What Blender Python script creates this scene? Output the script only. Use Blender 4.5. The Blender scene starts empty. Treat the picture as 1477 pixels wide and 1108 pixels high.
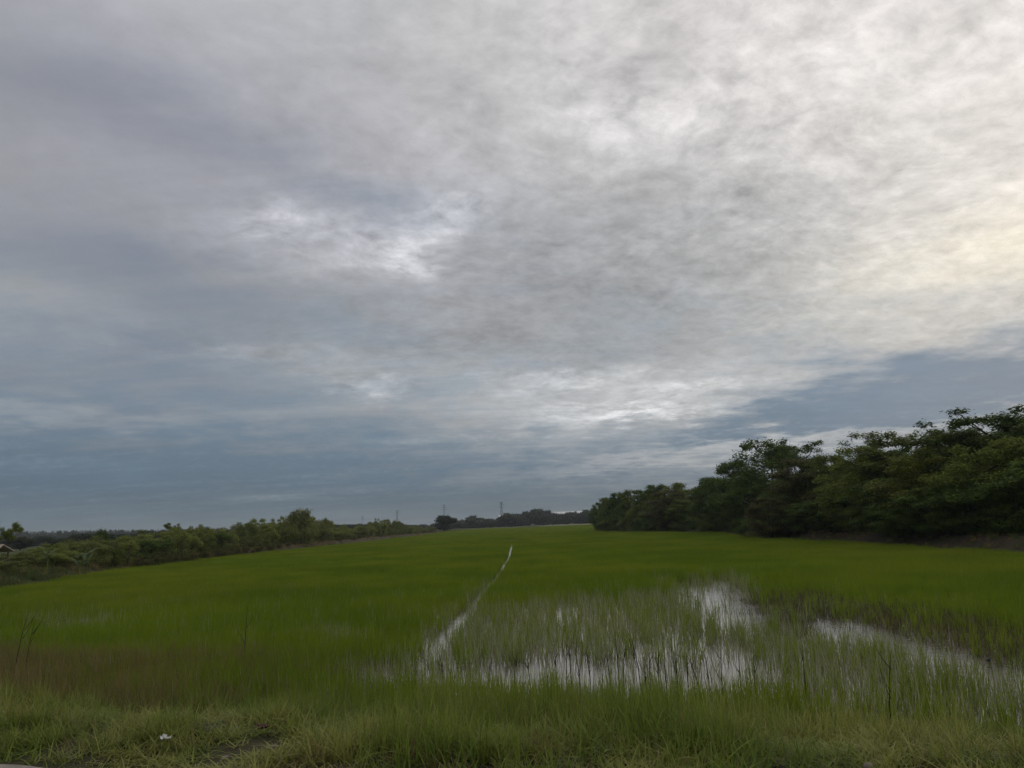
import bpy, bmesh, math, random
import numpy as np
from mathutils import Matrix, Vector

C = bpy.context.scene
COL = C.collection

# ------------------------------------------------------------------ camera
PITCH, ROLL, EYE = 10.25, -2.2, 2.4
FPX, PW, PH = 1110.0, 1477.0, 1108.0          # focal length and size of the photograph, in its pixels
CAMROT = Matrix.Rotation(math.radians(90 + PITCH), 4, 'X') @ Matrix.Rotation(math.radians(ROLL), 4, 'Z')
cd = bpy.data.cameras.new('camera')
cam = bpy.data.objects.new('camera', cd)
COL.objects.link(cam)
cam.matrix_world = Matrix.Translation((0, 0, EYE)) @ CAMROT
cd.sensor_width = 36.0
cd.lens = 36.0 * FPX / PW
cd.clip_start, cd.clip_end = 0.1, 20000
C.camera = cam


def ray(u, v):
    d = CAMROT.to_3x3() @ Vector(((u - PW / 2) / FPX, -(v - PH / 2) / FPX, -1.0))
    return d.normalized()


def gp(u, v, z=0.0):
    """the point of the level z that the photograph shows at pixel u, v"""
    d = ray(u, v)
    t = (z - EYE) / d.z
    return (d.x * t, d.y * t)


C.view_settings.view_transform = 'Standard'
C.view_settings.look = 'None'
C.view_settings.exposure = 0.0
C.view_settings.gamma = 1.0
C.view_settings.use_curve_mapping = False
C.render.engine = 'CYCLES'
C.cycles.use_denoising = True
C.cycles.denoiser = 'OPENIMAGEDENOISE'
C.cycles.denoising_input_passes = 'RGB_ALBEDO_NORMAL'
C.cycles.denoising_prefilter = 'NONE'
C.cycles.max_bounces = 6
C.cycles.transparent_max_bounces = 12
C.cycles.use_adaptive_sampling = True


# ------------------------------------------------------------------ node helpers
class N:
    """a socket with arithmetic"""
    def __init__(s, tree, sock):
        s.t, s.s = tree, sock

    def _m(s, op, *a):
        n = s.t.nodes.new('ShaderNodeMath')
        n.operation = op
        for i, x in enumerate((s,) + a):
            if isinstance(x, N):
                s.t.links.new(x.s, n.inputs[i])
            else:
                n.inputs[i].default_value = float(x)
        return N(s.t, n.outputs[0])

    def __add__(s, o): return s._m('ADD', o)
    __radd__ = __add__
    def __sub__(s, o): return s._m('SUBTRACT', o)
    def __rsub__(s, o): return (s * -1.0) + o
    def __mul__(s, o): return s._m('MULTIPLY', o)
    __rmul__ = __mul__
    def __truediv__(s, o): return s._m('DIVIDE', o)
    def pow(s, o): return s._m('POWER', o)
    def max(s, o): return s._m('MAXIMUM', o)
    def min(s, o): return s._m('MINIMUM', o)
    def abs(s): return s._m('ABSOLUTE')
    def exp(s): return s._m('EXPONENT')
    def clamp(s): return s.max(0.0).min(1.0)

    def step(s, a, b, lo=0.0, hi=1.0):
        n = s.t.nodes.new('ShaderNodeMapRange')
        n.interpolation_type = 'SMOOTHSTEP'
        s.t.links.new(s.s, n.inputs['Value'])
        for k, v in (('From Min', a), ('From Max', b), ('To Min', lo), ('To Max', hi)):
            n.inputs[k].default_value = v
        return N(s.t, n.outputs[0])


def sep(t, sock):
    n = t.nodes.new('ShaderNodeSeparateXYZ')
    t.links.new(sock, n.inputs[0])
    return [N(t, o) for o in n.outputs]


def comb(t, x, y, z):
    n = t.nodes.new('ShaderNodeCombineXYZ')
    for i, v in enumerate((x, y, z)):
        if isinstance(v, N):
            t.links.new(v.s, n.inputs[i])
        else:
            n.inputs[i].default_value = float(v)
    return n.outputs[0]


def noise(t, vec, scale, detail=4.0, rough=0.55, dist=0.0, color=False):
    n = t.nodes.new('ShaderNodeTexNoise')
    n.noise_dimensions = '3D'
    if vec is not None:
        t.links.new(vec, n.inputs['Vector'])
    n.inputs['Scale'].default_value = scale
    n.inputs['Detail'].default_value = detail
    n.inputs['Roughness'].default_value = rough
    n.inputs['Distortion'].default_value = dist
    return n.outputs['Color'] if color else N(t, n.outputs['Fac'])


def mixc(t, f, a, b, mode='MIX'):
    n = t.nodes.new('ShaderNodeMix')
    n.data_type, n.blend_type = 'RGBA', mode
    n.clamp_result = False
    for i, v in ((0, f), (6, a), (7, b)):
        if isinstance(v, N):
            t.links.new(v.s, n.inputs[i])
        elif isinstance(v, (int, float)):
            n.inputs[i].default_value = v
        elif isinstance(v, tuple):
            n.inputs[i].default_value = (*v[:3], 1.0)
        else:
            t.links.new(v, n.inputs[i])
    return n.outputs[2]


def lin(r, g, b):
    f = lambda c: (c / 255 / 12.92) if c <= 10 else ((c / 255 + 0.055) / 1.055) ** 2.4
    return (f(r), f(g), f(b))


# ------------------------------------------------------------------ sky
SUN_DIR = ray(1500, 330)
SUN_EL = math.asin(SUN_DIR.z)
SUN_AZ = math.atan2(SUN_DIR.x, SUN_DIR.y)
world = bpy.data.worlds.new('World')
C.world = world
world.use_nodes = True
T = world.node_tree
T.nodes.clear()
out = T.nodes.new('ShaderNodeOutputWorld')
bg1 = T.nodes.new('ShaderNodeBackground')
bg2 = T.nodes.new('ShaderNodeBackground')
mx = T.nodes.new('ShaderNodeMixShader')
sky = T.nodes.new('ShaderNodeTexSky')
sky.sky_type = 'NISHITA'
sky.sun_disc = False
sky.sun_elevation = SUN_EL
sky.sun_rotation = SUN_AZ
sky.air_density, sky.dust_density = 1.2, 2.0
T.links.new(sky.outputs[0], bg1.inputs[0])
bg1.inputs[1].default_value = 0.08

tc = T.nodes.new('ShaderNodeTexCoord')
nz = T.nodes.new('ShaderNodeVectorMath')
nz.operation = 'NORMALIZE'
T.links.new(tc.outputs['Generated'], nz.inputs[0])
D = nz.outputs[0]
dx, dy, dz = sep(T, D)
zz = dz.max(0.0)
# the cloud decks as level sheets seen from below: px, py are places in the deck
hgt = zz + 0.075
px, py = dx / hgt, dy / hgt
P0 = comb(T, px, py, 0.0)
warp = T.nodes.new('ShaderNodeVectorMath'); warp.operation = 'SUBTRACT'
T.links.new(noise(T, P0, 0.9, 3.0, 0.5, color=True), warp.inputs[0])
warp.inputs[1].default_value = (0.5, 0.5, 0.5)
wsc = T.nodes.new('ShaderNodeVectorMath'); wsc.operation = 'SCALE'
T.links.new(warp.outputs[0], wsc.inputs[0]); wsc.inputs['Scale'].default_value = 0.9
wad = T.nodes.new('ShaderNodeVectorMath'); wad.operation = 'ADD'
T.links.new(P0, wad.inputs[0]); T.links.new(wsc.outputs[0], wad.inputs[1])
PWP = wad.outputs[0]


def vop(op, a, b):
    n = T.nodes.new('ShaderNodeVectorMath')
    n.operation = op
    for i, v in enumerate((a, b)):
        if isinstance(v, (tuple, Vector)):
            n.inputs[i].default_value = tuple(v)
        elif isinstance(v, float):
            n.inputs['Scale'].default_value = v
        elif isinstance(v, N):
            T.links.new(v.s, n.inputs['Scale'])
        else:
            T.links.new(v, n.inputs[i])
    return N(T, n.outputs['Value']) if op == 'DOT_PRODUCT' else n.outputs[0]


# the view direction, frayed by noise, so that no patch of cloud ends in a smooth curve
DW = vop('ADD', D, vop('SCALE', vop('SUBTRACT', noise(T, P0, 1.5, 5.0, 0.6, color=True), (0.5, 0.5, 0.5)), 0.16))
DW2 = vop('ADD', D, vop('MULTIPLY', vop('SUBTRACT', noise(T, P0, 3.0, 4.0, 0.6, color=True), (0.5, 0.5, 0.5)), (0.20, 0.20, 0.08)))


def blob(u, v, su, sv, rot=0.0, w=1):
    """soft patch of the sky round the direction of photo pixel u, v; su, sv its spread in photo pixels"""
    c = ray(u, v)
    r = Vector((c.y, -c.x, 0)).normalized()
    up = r.cross(c)
    ca, sa = math.cos(math.radians(rot)), math.sin(math.radians(rot))
    a = (r * ca + up * sa) * (FPX / su)
    b = (up * ca - r * sa) * (FPX / sv)
    src = (D, DW, DW2)[w]
    da, db = vop('DOT_PRODUCT', src, a), vop('DOT_PRODUCT', src, b)
    q = (da * da)._m('ADD', db * db)
    return (q * -1.0).exp()


# rounder billows: the same deck with its relief seen less edge-on
h2 = zz + 0.20
qx, qy = dx / h2, dy / h2
Q0 = comb(T, qx, qy, 0.0)
QW = vop('ADD', Q0, vop('SCALE', vop('SUBTRACT', noise(T, Q0, 2.4, 3.0, 0.55, color=True), (0.5, 0.5, 0.5)), 0.17))
n_big = noise(T, comb(T, px, py, 3.1), 0.55, 3.0, 0.5, 0.2)
n_mid = noise(T, QW, 2.6, 7.0, 0.56)
n_lump = noise(T, QW, 6.5, 6.0, 0.58, 0.12)
n_fine = noise(T, vop('ADD', QW, (3.7, 1.2, 1.7)), 20.0, 5.0, 0.62, 0.05)
n_rip = noise(T, comb(T, qx * 0.75 + qy * 0.5, qy * 1.3 - qx * 0.9, 5.0), 20.0, 3.0, 0.6, 0.35)
n_streak = noise(T, comb(T, px * 0.35, py * 1.6, 2.0), 2.0, 5.0, 0.6, 0.3)

# brightness of the high deck (display-linear)
L = (n_big - 0.5) * 0.18 + 0.445
L = L + (n_mid - 0.5) * 0.26 + (n_lump - 0.5) * 0.10 - blob(150, 200, 430, 200, -20) * 0.10
SUNG = blob(1560, 150, 520, 400, -20)
SUNH = blob(1440, 365, 230, 60, 8)
UPG = blob(1100, -60, 520, 330, 0)
L = L + SUNG * 0.24 + SUNH * 0.21 + UPG * 0.17 - blob(740, 240, 360, 230, 0) * 0.055 - blob(1130, 310, 130, 100, 0) * 0.06 - blob(780, 470, 560, 110, 0) * 0.08 - blob(960, 370, 330, 120, 0) * 0.11
mott = (SUNG * 0.9 + UPG * 0.45 + 0.04).min(1.0)
L = L + (n_fine - 0.5) * 0.55 * mott + (n_lump - 0.5) * 0.46 * mott + (n_rip - 0.5) * 0.34 * mott * (n_mid.step(0.35, 0.6))
# brighter thin places
for (u, v, su, sv, am, w) in [(585, 362, 50, 20, 0.22, 0.10), (520, 335, 170, 50, 0.16, 0.14), (905, 170, 95, 45, 0.16, 0.16),
                              (640, 322, 55, 26, 0.20, 0.12), (400, 318, 50, 25, 0.16, 0.10),
                              (535, 560, 60, 13, 0.24, 0.06), (925, 592, 75, 12, 0.24, 0.06), (1000, 556, 90, 14, 0.17, 0.08),
                              (800, 548, 130, 16, 0.16, 0.08), (1010, 632, 120, 10, 0.16, 0.04), (860, 600, 140, 16, 0.12, 0.08),
                              (250, 508, 190, 12, 0.07, 0.07), (560, 500, 300, 60, 0.05, 0.1)]:
    g = blob(u, v, su, sv, 0, 2)
    L = L + g * am * ((n_fine * 2.4 + n_lump * 3.2) - 1.9).max(0.10)
L = L.max(0.12)
warm = (SUNG * 0.65 + UPG * 0.25 + (L - 0.5).max(0.0) * 0.8).clamp()
hiC = mixc(T, warm, (0.960, 1.0, 1.035), (1.035, 1.0, 0.965))
hiC = mixc(T, blob(260, 190, 420, 170, -12) * 0.8, hiC, (1.0, 1.0, 1.15))
hiC = mixc(T, (SUNH * 0.8 + blob(1560, 250, 200, 240) * 0.35).clamp(), hiC, (1.07, 1.0, 0.85))
pink = blob(1150, -40, 600, 220, 0)
hiC = mixc(T, pink * 0.5, hiC, (1.05, 0.985, 0.975))
sc = T.nodes.new('ShaderNodeVectorMath'); sc.operation = 'SCALE'
T.links.new(hiC, sc.inputs[0]); T.links.new(L.s, sc.inputs['Scale'])
HI = sc.outputs[0]

# low grey-blue stratus: a dark sheet in the distance, torn bands above it
LOWV = (n_streak - 0.5) * 0.05 + (n_mid - 0.5) * 0.06 + 0.200 + blob(1420, 560, 300, 80, 0) * 0.05 + blob(60, 330, 500, 180, 0) * 0.035 + blob(720, 770, 900, 26, -2, 0) * 0.05
lowc = T.nodes.new('ShaderNodeVectorMath'); lowc.operation = 'SCALE'
hz = dz.step(0.0, 0.07)
lc = mixc(T, hz, (0.75, 1.02, 1.21), (0.64, 1.01, 1.38))
lc2 = mixc(T, blob(100, 250, 480, 260, 0), lc, (0.93, 1.0, 1.22))
lc2 = mixc(T, blob(1400, 540, 330, 90, 0) * 0.9, lc2, (0.75, 1.0, 1.34))
T.links.new(lc2, lowc.inputs[0])
T.links.new((LOWV * dz.step(0.01, 0.18, 0.74, 1.0)).s, lowc.inputs['Scale'])
LOW = lowc.outputs[0]
edge = (n_mid - 0.5) * 1.7 + (n_lump - 0.5) * 0.9 + (n_streak - 0.5) * 1.4
M = (dz * -1.0 + 0.128 - dx * 0.13) * 9.5 + edge * 0.8 + 0.3            # fills in towards the horizon
M = M.max(edge * 0.9 - 0.2 - dz * 0.8)
M = M + blob(0, 330, 430, 190, -14) * 0.85 + blob(330, 190, 380, 70, -12) * 0.40
M = M + blob(1420, 560, 250, 56, 2, 2) * 1.9 + blob(1000, 520, 420, 90, 4) * 0.38 * (n_mid * 3.0 - 0.6) + blob(1120, 600, 170, 34, 6, 2) * 0.7
M = M - blob(1120, 640, 300, 13, 3, 2) * 0.9 - blob(880, 585, 240, 34, 0, 2) * 0.9
M = M + blob(330, 440, 330, 50, -6) * 0.6
M = M + blob(430, 250, 420, 46, -16) * 0.45 - blob(90, 600, 200, 20, 0, 2) * 0.5
M = M.step(-0.5, 1.45) * 0.97
CL = mixc(T, M, HI, LOW)
# thin lit streaks low over the horizon
st = (n_streak * n_fine * 4.0 - 1.0).max(0.0) * 0.35 * dz.step(0.012, 0.04) * dz.step(0.10, 0.16, 1.0, 0.0)
for (u, v, su, sv, am) in [(385, 718, 55, 5, 0.20), (505, 707, 60, 4, 0.10), (520, 742, 60, 5, 0.10), (500, 686, 70, 7, 0.05),
                           (540, 636, 60, 5, 0.07), (840, 740, 60, 7, 0.14), (620, 636, 60, 5, 0.08)]:
    st = st + blob(u, v, su, sv, 0, 0) * am * 4.0 * n_fine
CL = mixc(T, 1.0, CL, mixc(T, (st * 0.35).clamp(), (0.0, 0.0, 0.0), (0.42, 0.42, 0.38)), 'ADD')
T.links.new(CL, bg2.inputs[0])
bg2.inputs[1].default_value = 1.0
cover = M * 0.0 + 0.985
T.links.new(cover.s, mx.inputs[0])
T.links.new(bg1.outputs[0], mx.inputs[1])
T.links.new(bg2.outputs[0], mx.inputs[2])
T.links.new(mx.outputs[0], out.inputs[0])
world.cycles.sampling_method = 'NONE'

sl = bpy.data.lights.new('sun', 'SUN')
so = bpy.data.objects.new('sun', sl)
COL.objects.link(so)
sl.energy = 0.5
sl.angle = math.radians(90)
sl.color = (1.0, 0.93, 0.82)
so.rotation_euler = SUN_DIR.to_track_quat('Z', 'Y').to_euler()


# ================================================================== helpers for shapes
rng = np.random.default_rng(11)
R_ = random.Random(5)


def tag(o, label=None, cat=None, group=None, kind=None):
    if label: o['label'] = label
    if cat: o['category'] = cat
    if group: o['group'] = group
    if kind: o['kind'] = kind
    return o


def link(o, parent=None):
    COL.objects.link(o)
    if parent is not None:
        o.parent = parent
    return o


def np_mesh(name, verts, faces, mat=None, attr=None, smooth=False):
    """faces: int array n x 3 or n x 4; attr: dict of name -> (domain, float values)"""
    me = bpy.data.meshes.new(name)
    v = np.asarray(verts, dtype=np.float32)
    f = np.asarray(faces, dtype=np.int32)
    k = f.shape[1]
    me.vertices.add(len(v)); me.vertices.foreach_set('co', v.ravel())
    me.loops.add(f.size); me.loops.foreach_set('vertex_index', f.ravel())
    me.polygons.add(len(f))
    me.polygons.foreach_set('loop_start', np.arange(len(f), dtype=np.int32) * k)
    me.polygons.foreach_set('loop_total', np.full(len(f), k, dtype=np.int32))
    me.update(calc_edges=True)
    if smooth:
        me.polygons.foreach_set('use_smooth', np.ones(len(f), dtype=bool))
    for n, (dom, val) in (attr or {}).items():
        a = me.attributes.new(n, 'FLOAT', dom)
        a.data.foreach_set('value', np.asarray(val, dtype=np.float32))
    if mat: me.materials.append(mat)
    return me


def place(u, y):
    """ground position at depth y in the direction of photo column u (at the horizon)"""
    v = 783.5 - 0.0388 * u
    d = ray(u, v)
    return d.x / d.y * y, y


def top_z(u, v, y):
    d = ray(u, v)
    return EYE + d.z / d.y * y


def to_px(x, y, z):
    p = np.stack([x, y, z - EYE], -1)
    M3 = np.array(CAMROT.to_3x3())
    q = p @ M3
    return PW / 2 + FPX * q[:, 0] / -q[:, 2], PH / 2 - FPX * q[:, 1] / -q[:, 2]


def vnoise(x, y, s, seed=0):
    """smooth value noise, 0..1"""
    x, y = np.asarray(x) / s + seed * 17.3, np.asarray(y) / s + seed * 9.1
    xi, yi = np.floor(x).astype(np.int64), np.floor(y).astype(np.int64)
    fx, fy = x - xi, y - yi
    fx, fy = fx * fx * (3 - 2 * fx), fy * fy * (3 - 2 * fy)
    def h(a, b):
        n = (a * 374761393 + b * 668265263 + seed * 1274126177) & 0xffffffff
        n = ((n ^ (n >> 13)) * 1274126177) & 0xffffffff
        return ((n ^ (n >> 16)) & 0xffff) / 65535.0
    return (h(xi, yi) * (1 - fx) + h(xi + 1, yi) * fx) * (1 - fy) + (h(xi, yi + 1) * (1 - fx) + h(xi + 1, yi + 1) * fx) * fy


def fbm(x, y, s, seed=0, o=3):
    return sum(vnoise(x, y, s / 2 ** i, seed + i) * .5 ** i for i in range(o)) / sum(.5 ** i for i in range(o))


# ================================================================== materials
def material(name):
    m = bpy.data.materials.new(name)
    m.use_nodes = True
    t = m.node_tree
    t.nodes.clear()
    o = t.nodes.new('ShaderNodeOutputMaterial')
    return m, t, o


def world_pos(t):
    return t.nodes.new('ShaderNodeNewGeometry').outputs['Position']


def attr_node(t, name):
    n = t.nodes.new('ShaderNodeAttribute')
    n.attribute_name = name
    return N(t, n.outputs['Fac'])


def obj_random(t):
    return N(t, t.nodes.new('ShaderNodeObjectInfo').outputs['Random'])


def leafy(name, dark, light, other=None, other_amt=0.0, transl=0.35, scale=0.6, rough=0.6, island='leaf', spec=0.25):
    """leaf or blade: colour differs from leaf to leaf, from plant to plant and slowly over the ground"""
    m, t, o = material(name)
    pos = world_pos(t)
    f = noise(t, pos, scale, 3.0, 0.6)
    f2 = f.step(0.3, 0.7) * 0.38 + obj_random(t) * 0.3 - (0.12 if island else 0.0)
    if island:
        f2 = f2 + attr_node(t, island) * 0.62
    c = mixc(t, f2.clamp(), dark, light)
    if other:
        g = noise(t, pos, scale * 0.5, 4.0, 0.6)
        s = (g.step(0.45, 0.62) * other_amt)
        if island:
            s = s * (attr_node(t, island) * 1.2 + 0.3)
        c = mixc(t, s.clamp(), c, other)
    p = t.nodes.new('ShaderNodeBsdfPrincipled')
    t.links.new(c, p.inputs['Base Color'])
    p.inputs['Roughness'].default_value = rough
    p.inputs['Specular IOR Level'].default_value = spec
    if transl:
        tr = t.nodes.new('ShaderNodeBsdfTranslucent')
        t.links.new(mixc(t, 0.5, c, light), tr.inputs['Color'])
        mx_ = t.nodes.new('ShaderNodeMixShader')
        mx_.inputs[0].default_value = transl
        t.links.new(p.outputs[0], mx_.inputs[1]); t.links.new(tr.outputs[0], mx_.inputs[2])
        t.links.new(mx_.outputs[0], o.inputs[0])
    else:
        t.links.new(p.outputs[0], o.inputs[0])
    return m


def plain(name, c, rough=0.8, c2=None, scale=5.0, bump=0.0, spec=0.3, bscale=None):
    m, t, o = material(name)
    p = t.nodes.new('ShaderNodeBsdfPrincipled')
    tcn = t.nodes.new('ShaderNodeTexCoord').outputs['Object']
    f = noise(t, tcn, scale, 5.0, 0.62)
    t.links.new(mixc(t, f.step(0.3, 0.7), c, c2 or tuple(x * 0.6 for x in c)), p.inputs['Base Color'])
    p.inputs['Roughness'].default_value = rough
    p.inputs['Specular IOR Level'].default_value = spec
    if bump:
        b = t.nodes.new('ShaderNodeBump')
        b.inputs['Strength'].default_value = bump
        b.inputs['Distance'].default_value = 0.02
        t.links.new(noise(t, tcn, bscale or scale * 4, 5.0, 0.6).s, b.inputs['Height'])
        t.links.new(b.outputs[0], p.inputs['Normal'])
    t.links.new(p.outputs[0], o.inputs[0])
    return m


M_rice = leafy('rice_leaf', (0.050, 0.110, 0.008), (0.255, 0.335, 0.026), (0.31, 0.28, 0.030), 0.45, transl=0.45, scale=0.16, spec=0.04)
M_rice_pale = leafy('rice_stalk_pale', (0.18, 0.20, 0.09), (0.48, 0.46, 0.30), None, 0, transl=0.35, scale=0.5)
M_grass = leafy('verge_grass_leaf', (0.050, 0.095, 0.010), (0.250, 0.310, 0.045), (0.42, 0.37, 0.12), 0.6, transl=0.35, scale=0.9)
M_dry = leafy('dry_weed_leaf', (0.130, 0.092, 0.030), (0.330, 0.245, 0.095), (0.13, 0.16, 0.035), 0.4, transl=0.2, scale=0.7)
M_stem = leafy('dead_stem', (0.012, 0.009, 0.006), (0.035, 0.026, 0.018), None, 0, transl=0.0, scale=0.7)
M_weedg = leafy('bank_weed_leaf', (0.045, 0.075, 0.015), (0.115, 0.140, 0.032), (0.13, 0.10, 0.05), 0.6, transl=0.25, scale=0.2)
M_dark = leafy('dark_leaf', (0.042, 0.074, 0.012), (0.130, 0.180, 0.034), None, 0, transl=0.25, scale=0.35, spec=0.08)
M_mid = leafy('green_leaf', (0.066, 0.098, 0.016), (0.215, 0.245, 0.045), None, 0, transl=0.3, scale=0.35, spec=0.08)
M_olive = leafy('olive_leaf', (0.055, 0.064, 0.015), (0.150, 0.145, 0.045), (0.15, 0.10, 0.04), 0.5, transl=0.3, scale=0.5, spec=0.08)
M_yellow = leafy('yellow_green_leaf', (0.110, 0.125, 0.010), (0.220, 0.230, 0.024), None, 0, transl=0.4, scale=0.5)
M_shrub = leafy('scrub_leaf', (0.085, 0.115, 0.025), (0.230, 0.250, 0.065), (0.32, 0.30, 0.10), 0.4, transl=0.3, scale=0.3, spec=0.1)
M_shrubl = leafy('bright_scrub_leaf', (0.14, 0.18, 0.035), (0.31, 0.33, 0.08), None, 0, transl=0.35, scale=0.3, spec=0.1)
M_far = leafy('far_leaf', (0.020, 0.036, 0.014), (0.045, 0.062, 0.022), None, 0, transl=0.2, scale=0.1)
M_bark = plain('bark', (0.07, 0.055, 0.04), 0.9, (0.035, 0.028, 0.02), 6.0, 0.6)
M_white = plain('white_paper', (0.75, 0.75, 0.72), 0.6, (0.6, 0.6, 0.57), 12.0)
M_steel = plain('galvanised_steel', (0.10, 0.105, 0.11), 0.8, (0.07, 0.075, 0.08), 2.0)

# ================================================================== lie of the land
FIELD_PX = [(-200, 892), (-60, 864), (0, 853), (100, 836), (200, 820), (300, 808), (400, 797.5), (500, 786), (560, 779), (610, 773), (646, 767.5),
            (700, 762.5), (760, 760), (815, 758.5), (858, 757.6), (872, 764), (950, 768), (1004, 770.5), (1040, 769.5), (1075, 775),
            (1100, 779), (1200, 784), (1300, 790), (1400, 797), (1477, 801), (1600, 812)]
FIELD = [gp(u, v, 0.0) for u, v in FIELD_PX]
NEAR_Y = 9.7


def shoulder(x, y):
    """distance across the road shoulder, which runs a little askew to the view"""
    return y + 0.27 * np.clip(x, -12, 8)


FIELD = [(FIELD[0][0] - 2, NEAR_Y + 3.24), (-12, NEAR_Y + 3.24)][:1] + FIELD + [(FIELD[-1][0] + 14, NEAR_Y - 2.16), (8, NEAR_Y - 2.16), (-12, NEAR_Y + 3.24)]
FP = np.array(FIELD)


def field_dist(x, y):
    """signed distance to the edge of the field, negative inside"""
    x, y = np.asarray(x, dtype=float), np.asarray(y, dtype=float)
    a, b = FP, np.roll(FP, -1, 0)
    best = np.full(x.shape, 1e9)
    inside = np.zeros(x.shape, dtype=bool)
    for (ax, ay), (bx, by) in zip(a, b):
        ex, ey = bx - ax, by - ay
        t = np.clip(((x - ax) * ex + (y - ay) * ey) / (ex * ex + ey * ey + 1e-9), 0, 1)
        best = np.minimum(best, np.hypot(x - ax - t * ex, y - ay - t * ey))
        c = ((ay > y) != (by > y)) & (x < (bx - ax) * (y - ay) / (by - ay + 1e-12) + ax)
        inside ^= c
    return np.where(inside, -best, best)


def sst(a, b, x):
    t = np.clip((x - a) / (b - a), 0, 1)
    return t * t * (3 - 2 * t)


def land_z(x, y):
    x, y = np.asarray(x, dtype=float), np.asarray(y, dtype=float)
    d = field_dist(x, y) + (fbm(x, y, 2.5, 3) - 0.5) * 0.5
    wide = 1.4 + sst(20, 80, y) * 1.6
    bank = -0.14 + sst(0, 1, (d + 0.2) / wide) * (0.72 + 0.18 * (x > 0) * sst(20, 40, y)) - sst(150, 330, y) * 0.40 * (d > 0) * sst(0, 1, d / 3)
    bank = bank + (fbm(x, y, 1.5, 8) - 0.5) * 0.16 * sst(0, 1.2, d)
    # shoulder of the road: a slope from the road down to the water
    s_ = shoulder(x, y)
    near = 0.58 - 0.72 * sst(6.4, 10.7, s_ + (fbm(x, y, 2.2, 5) - 0.5) * 0.9)
    near = near + (fbm(x, y, 0.6, 6) - 0.5) * 0.07
    w = sst(11.0, 13.0, s_)
    z = np.where(s_ < 13.0, near * (1 - w) + bank * w, bank)
    return z


NA, NR = 420, 270
ang = np.linspace(-88, 88, NA) / 180 * math.pi
rad = 2.4 * (4200 / 2.4) ** (np.linspace(0, 1, NR))
A, RR = np.meshgrid(ang, rad)
gx, gy = (np.sin(A) * RR).ravel(), (np.cos(A) * RR).ravel()
gz = land_z(gx, gy)
gz = np.where(gy < 4.6, 0.56, gz)
ii = (np.arange(NR - 1)[:, None] * NA + np.arange(NA - 1)[None, :]).ravel()
gf = np.stack([ii, ii + 1, ii + NA + 1, ii + NA], -1)
gd = field_dist(gx, gy)
straw = sst(372, 392, gy) * sst(700, 560, gy) * sst(5, 25, gx)
green = np.where(gx < 0, np.maximum(sst(3, 7, gd), sst(58, 50, gy)), sst(2.5, 8, gd) * 0.4) * (gy > 12)

mt, t, o = material('earth')
pos = world_pos(t)
n1, n2, n3 = noise(t, pos, 0.35, 5.0, 0.6), noise(t, pos, 3.0, 5.0, 0.65), noise(t, pos, 22.0, 4.0, 0.6)
c = mixc(t, n2.step(0.35, 0.65), (0.070, 0.050, 0.034), (0.040, 0.029, 0.020))
c = mixc(t, n3.step(0.4, 0.8) * 0.4, c, (0.12, 0.095, 0.07))
gr = (attr_node(t, 'green') * 0.8 + (n1.step(0.45, 0.6)) * 0.35).clamp()
c = mixc(t, gr, c, mixc(t, n2, (0.035, 0.055, 0.012), (0.075, 0.085, 0.022)))
c = mixc(t, attr_node(t, 'straw') * n1.step(0.3, 0.55), c, (0.20, 0.20, 0.10))
p = t.nodes.new('ShaderNodeBsdfPrincipled')
t.links.new(c, p.inputs['Base Color'])
p.inputs['Roughness'].default_value = 0.9
p.inputs['Specular IOR Level'].default_value = 0.15
b = t.nodes.new('ShaderNodeBump')
b.inputs['Strength'].default_value = 0.7
b.inputs['Distance'].default_value = 0.04
t.links.new((n2 + n3 * 0.4).s, b.inputs['Height'])
t.links.new(b.outputs[0], p.inputs['Normal'])
t.links.new(p.outputs[0], o.inputs[0])
ground = bpy.data.objects.new('ground', np_mesh('ground', np.stack([gx, gy, gz], -1), gf, mt,
                              {'green': ('POINT', green), 'straw': ('POINT', straw)}, smooth=True))
tag(link(ground), kind='structure')

# water standing in the field
mt, t, o = material('muddy_water')
pos = world_pos(t)
p = t.nodes.new('ShaderNodeBsdfPrincipled')
wn = noise(t, pos, 0.25, 3.0, 0.5)
t.links.new(mixc(t, wn, (0.095, 0.070, 0.058), (0.070, 0.055, 0.043)), p.inputs['Base Color'])
p.inputs['Roughness'].default_value = 0.10
p.inputs['IOR'].default_value = 1.33
p.inputs['Specular IOR Level'].default_value = 0.36
b = t.nodes.new('ShaderNodeBump')
b.inputs['Strength'].default_value = 0.12
b.inputs['Distance'].default_value = 0.01
t.links.new((noise(t, pos, 9.0, 3.0, 0.5) + noise(t, pos, 1.3, 2.0, 0.5) * 1.5).s, b.inputs['Height'])
t.links.new(b.outputs[0], p.inputs['Normal'])
t.links.new(p.outputs[0], o.inputs[0])
wx0, wx1 = FP[:, 0].min() - 1, FP[:, 0].max() + 1
water = bpy.data.objects.new('water', np_mesh('water', [(wx0, 6.0, 0), (wx1, 6.0, 0), (wx1, FP[:, 1].max() + 2, 0), (wx0, FP[:, 1].max() + 2, 0)], [(0, 1, 2, 3)], mt))
tag(link(water), kind='structure')

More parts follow.
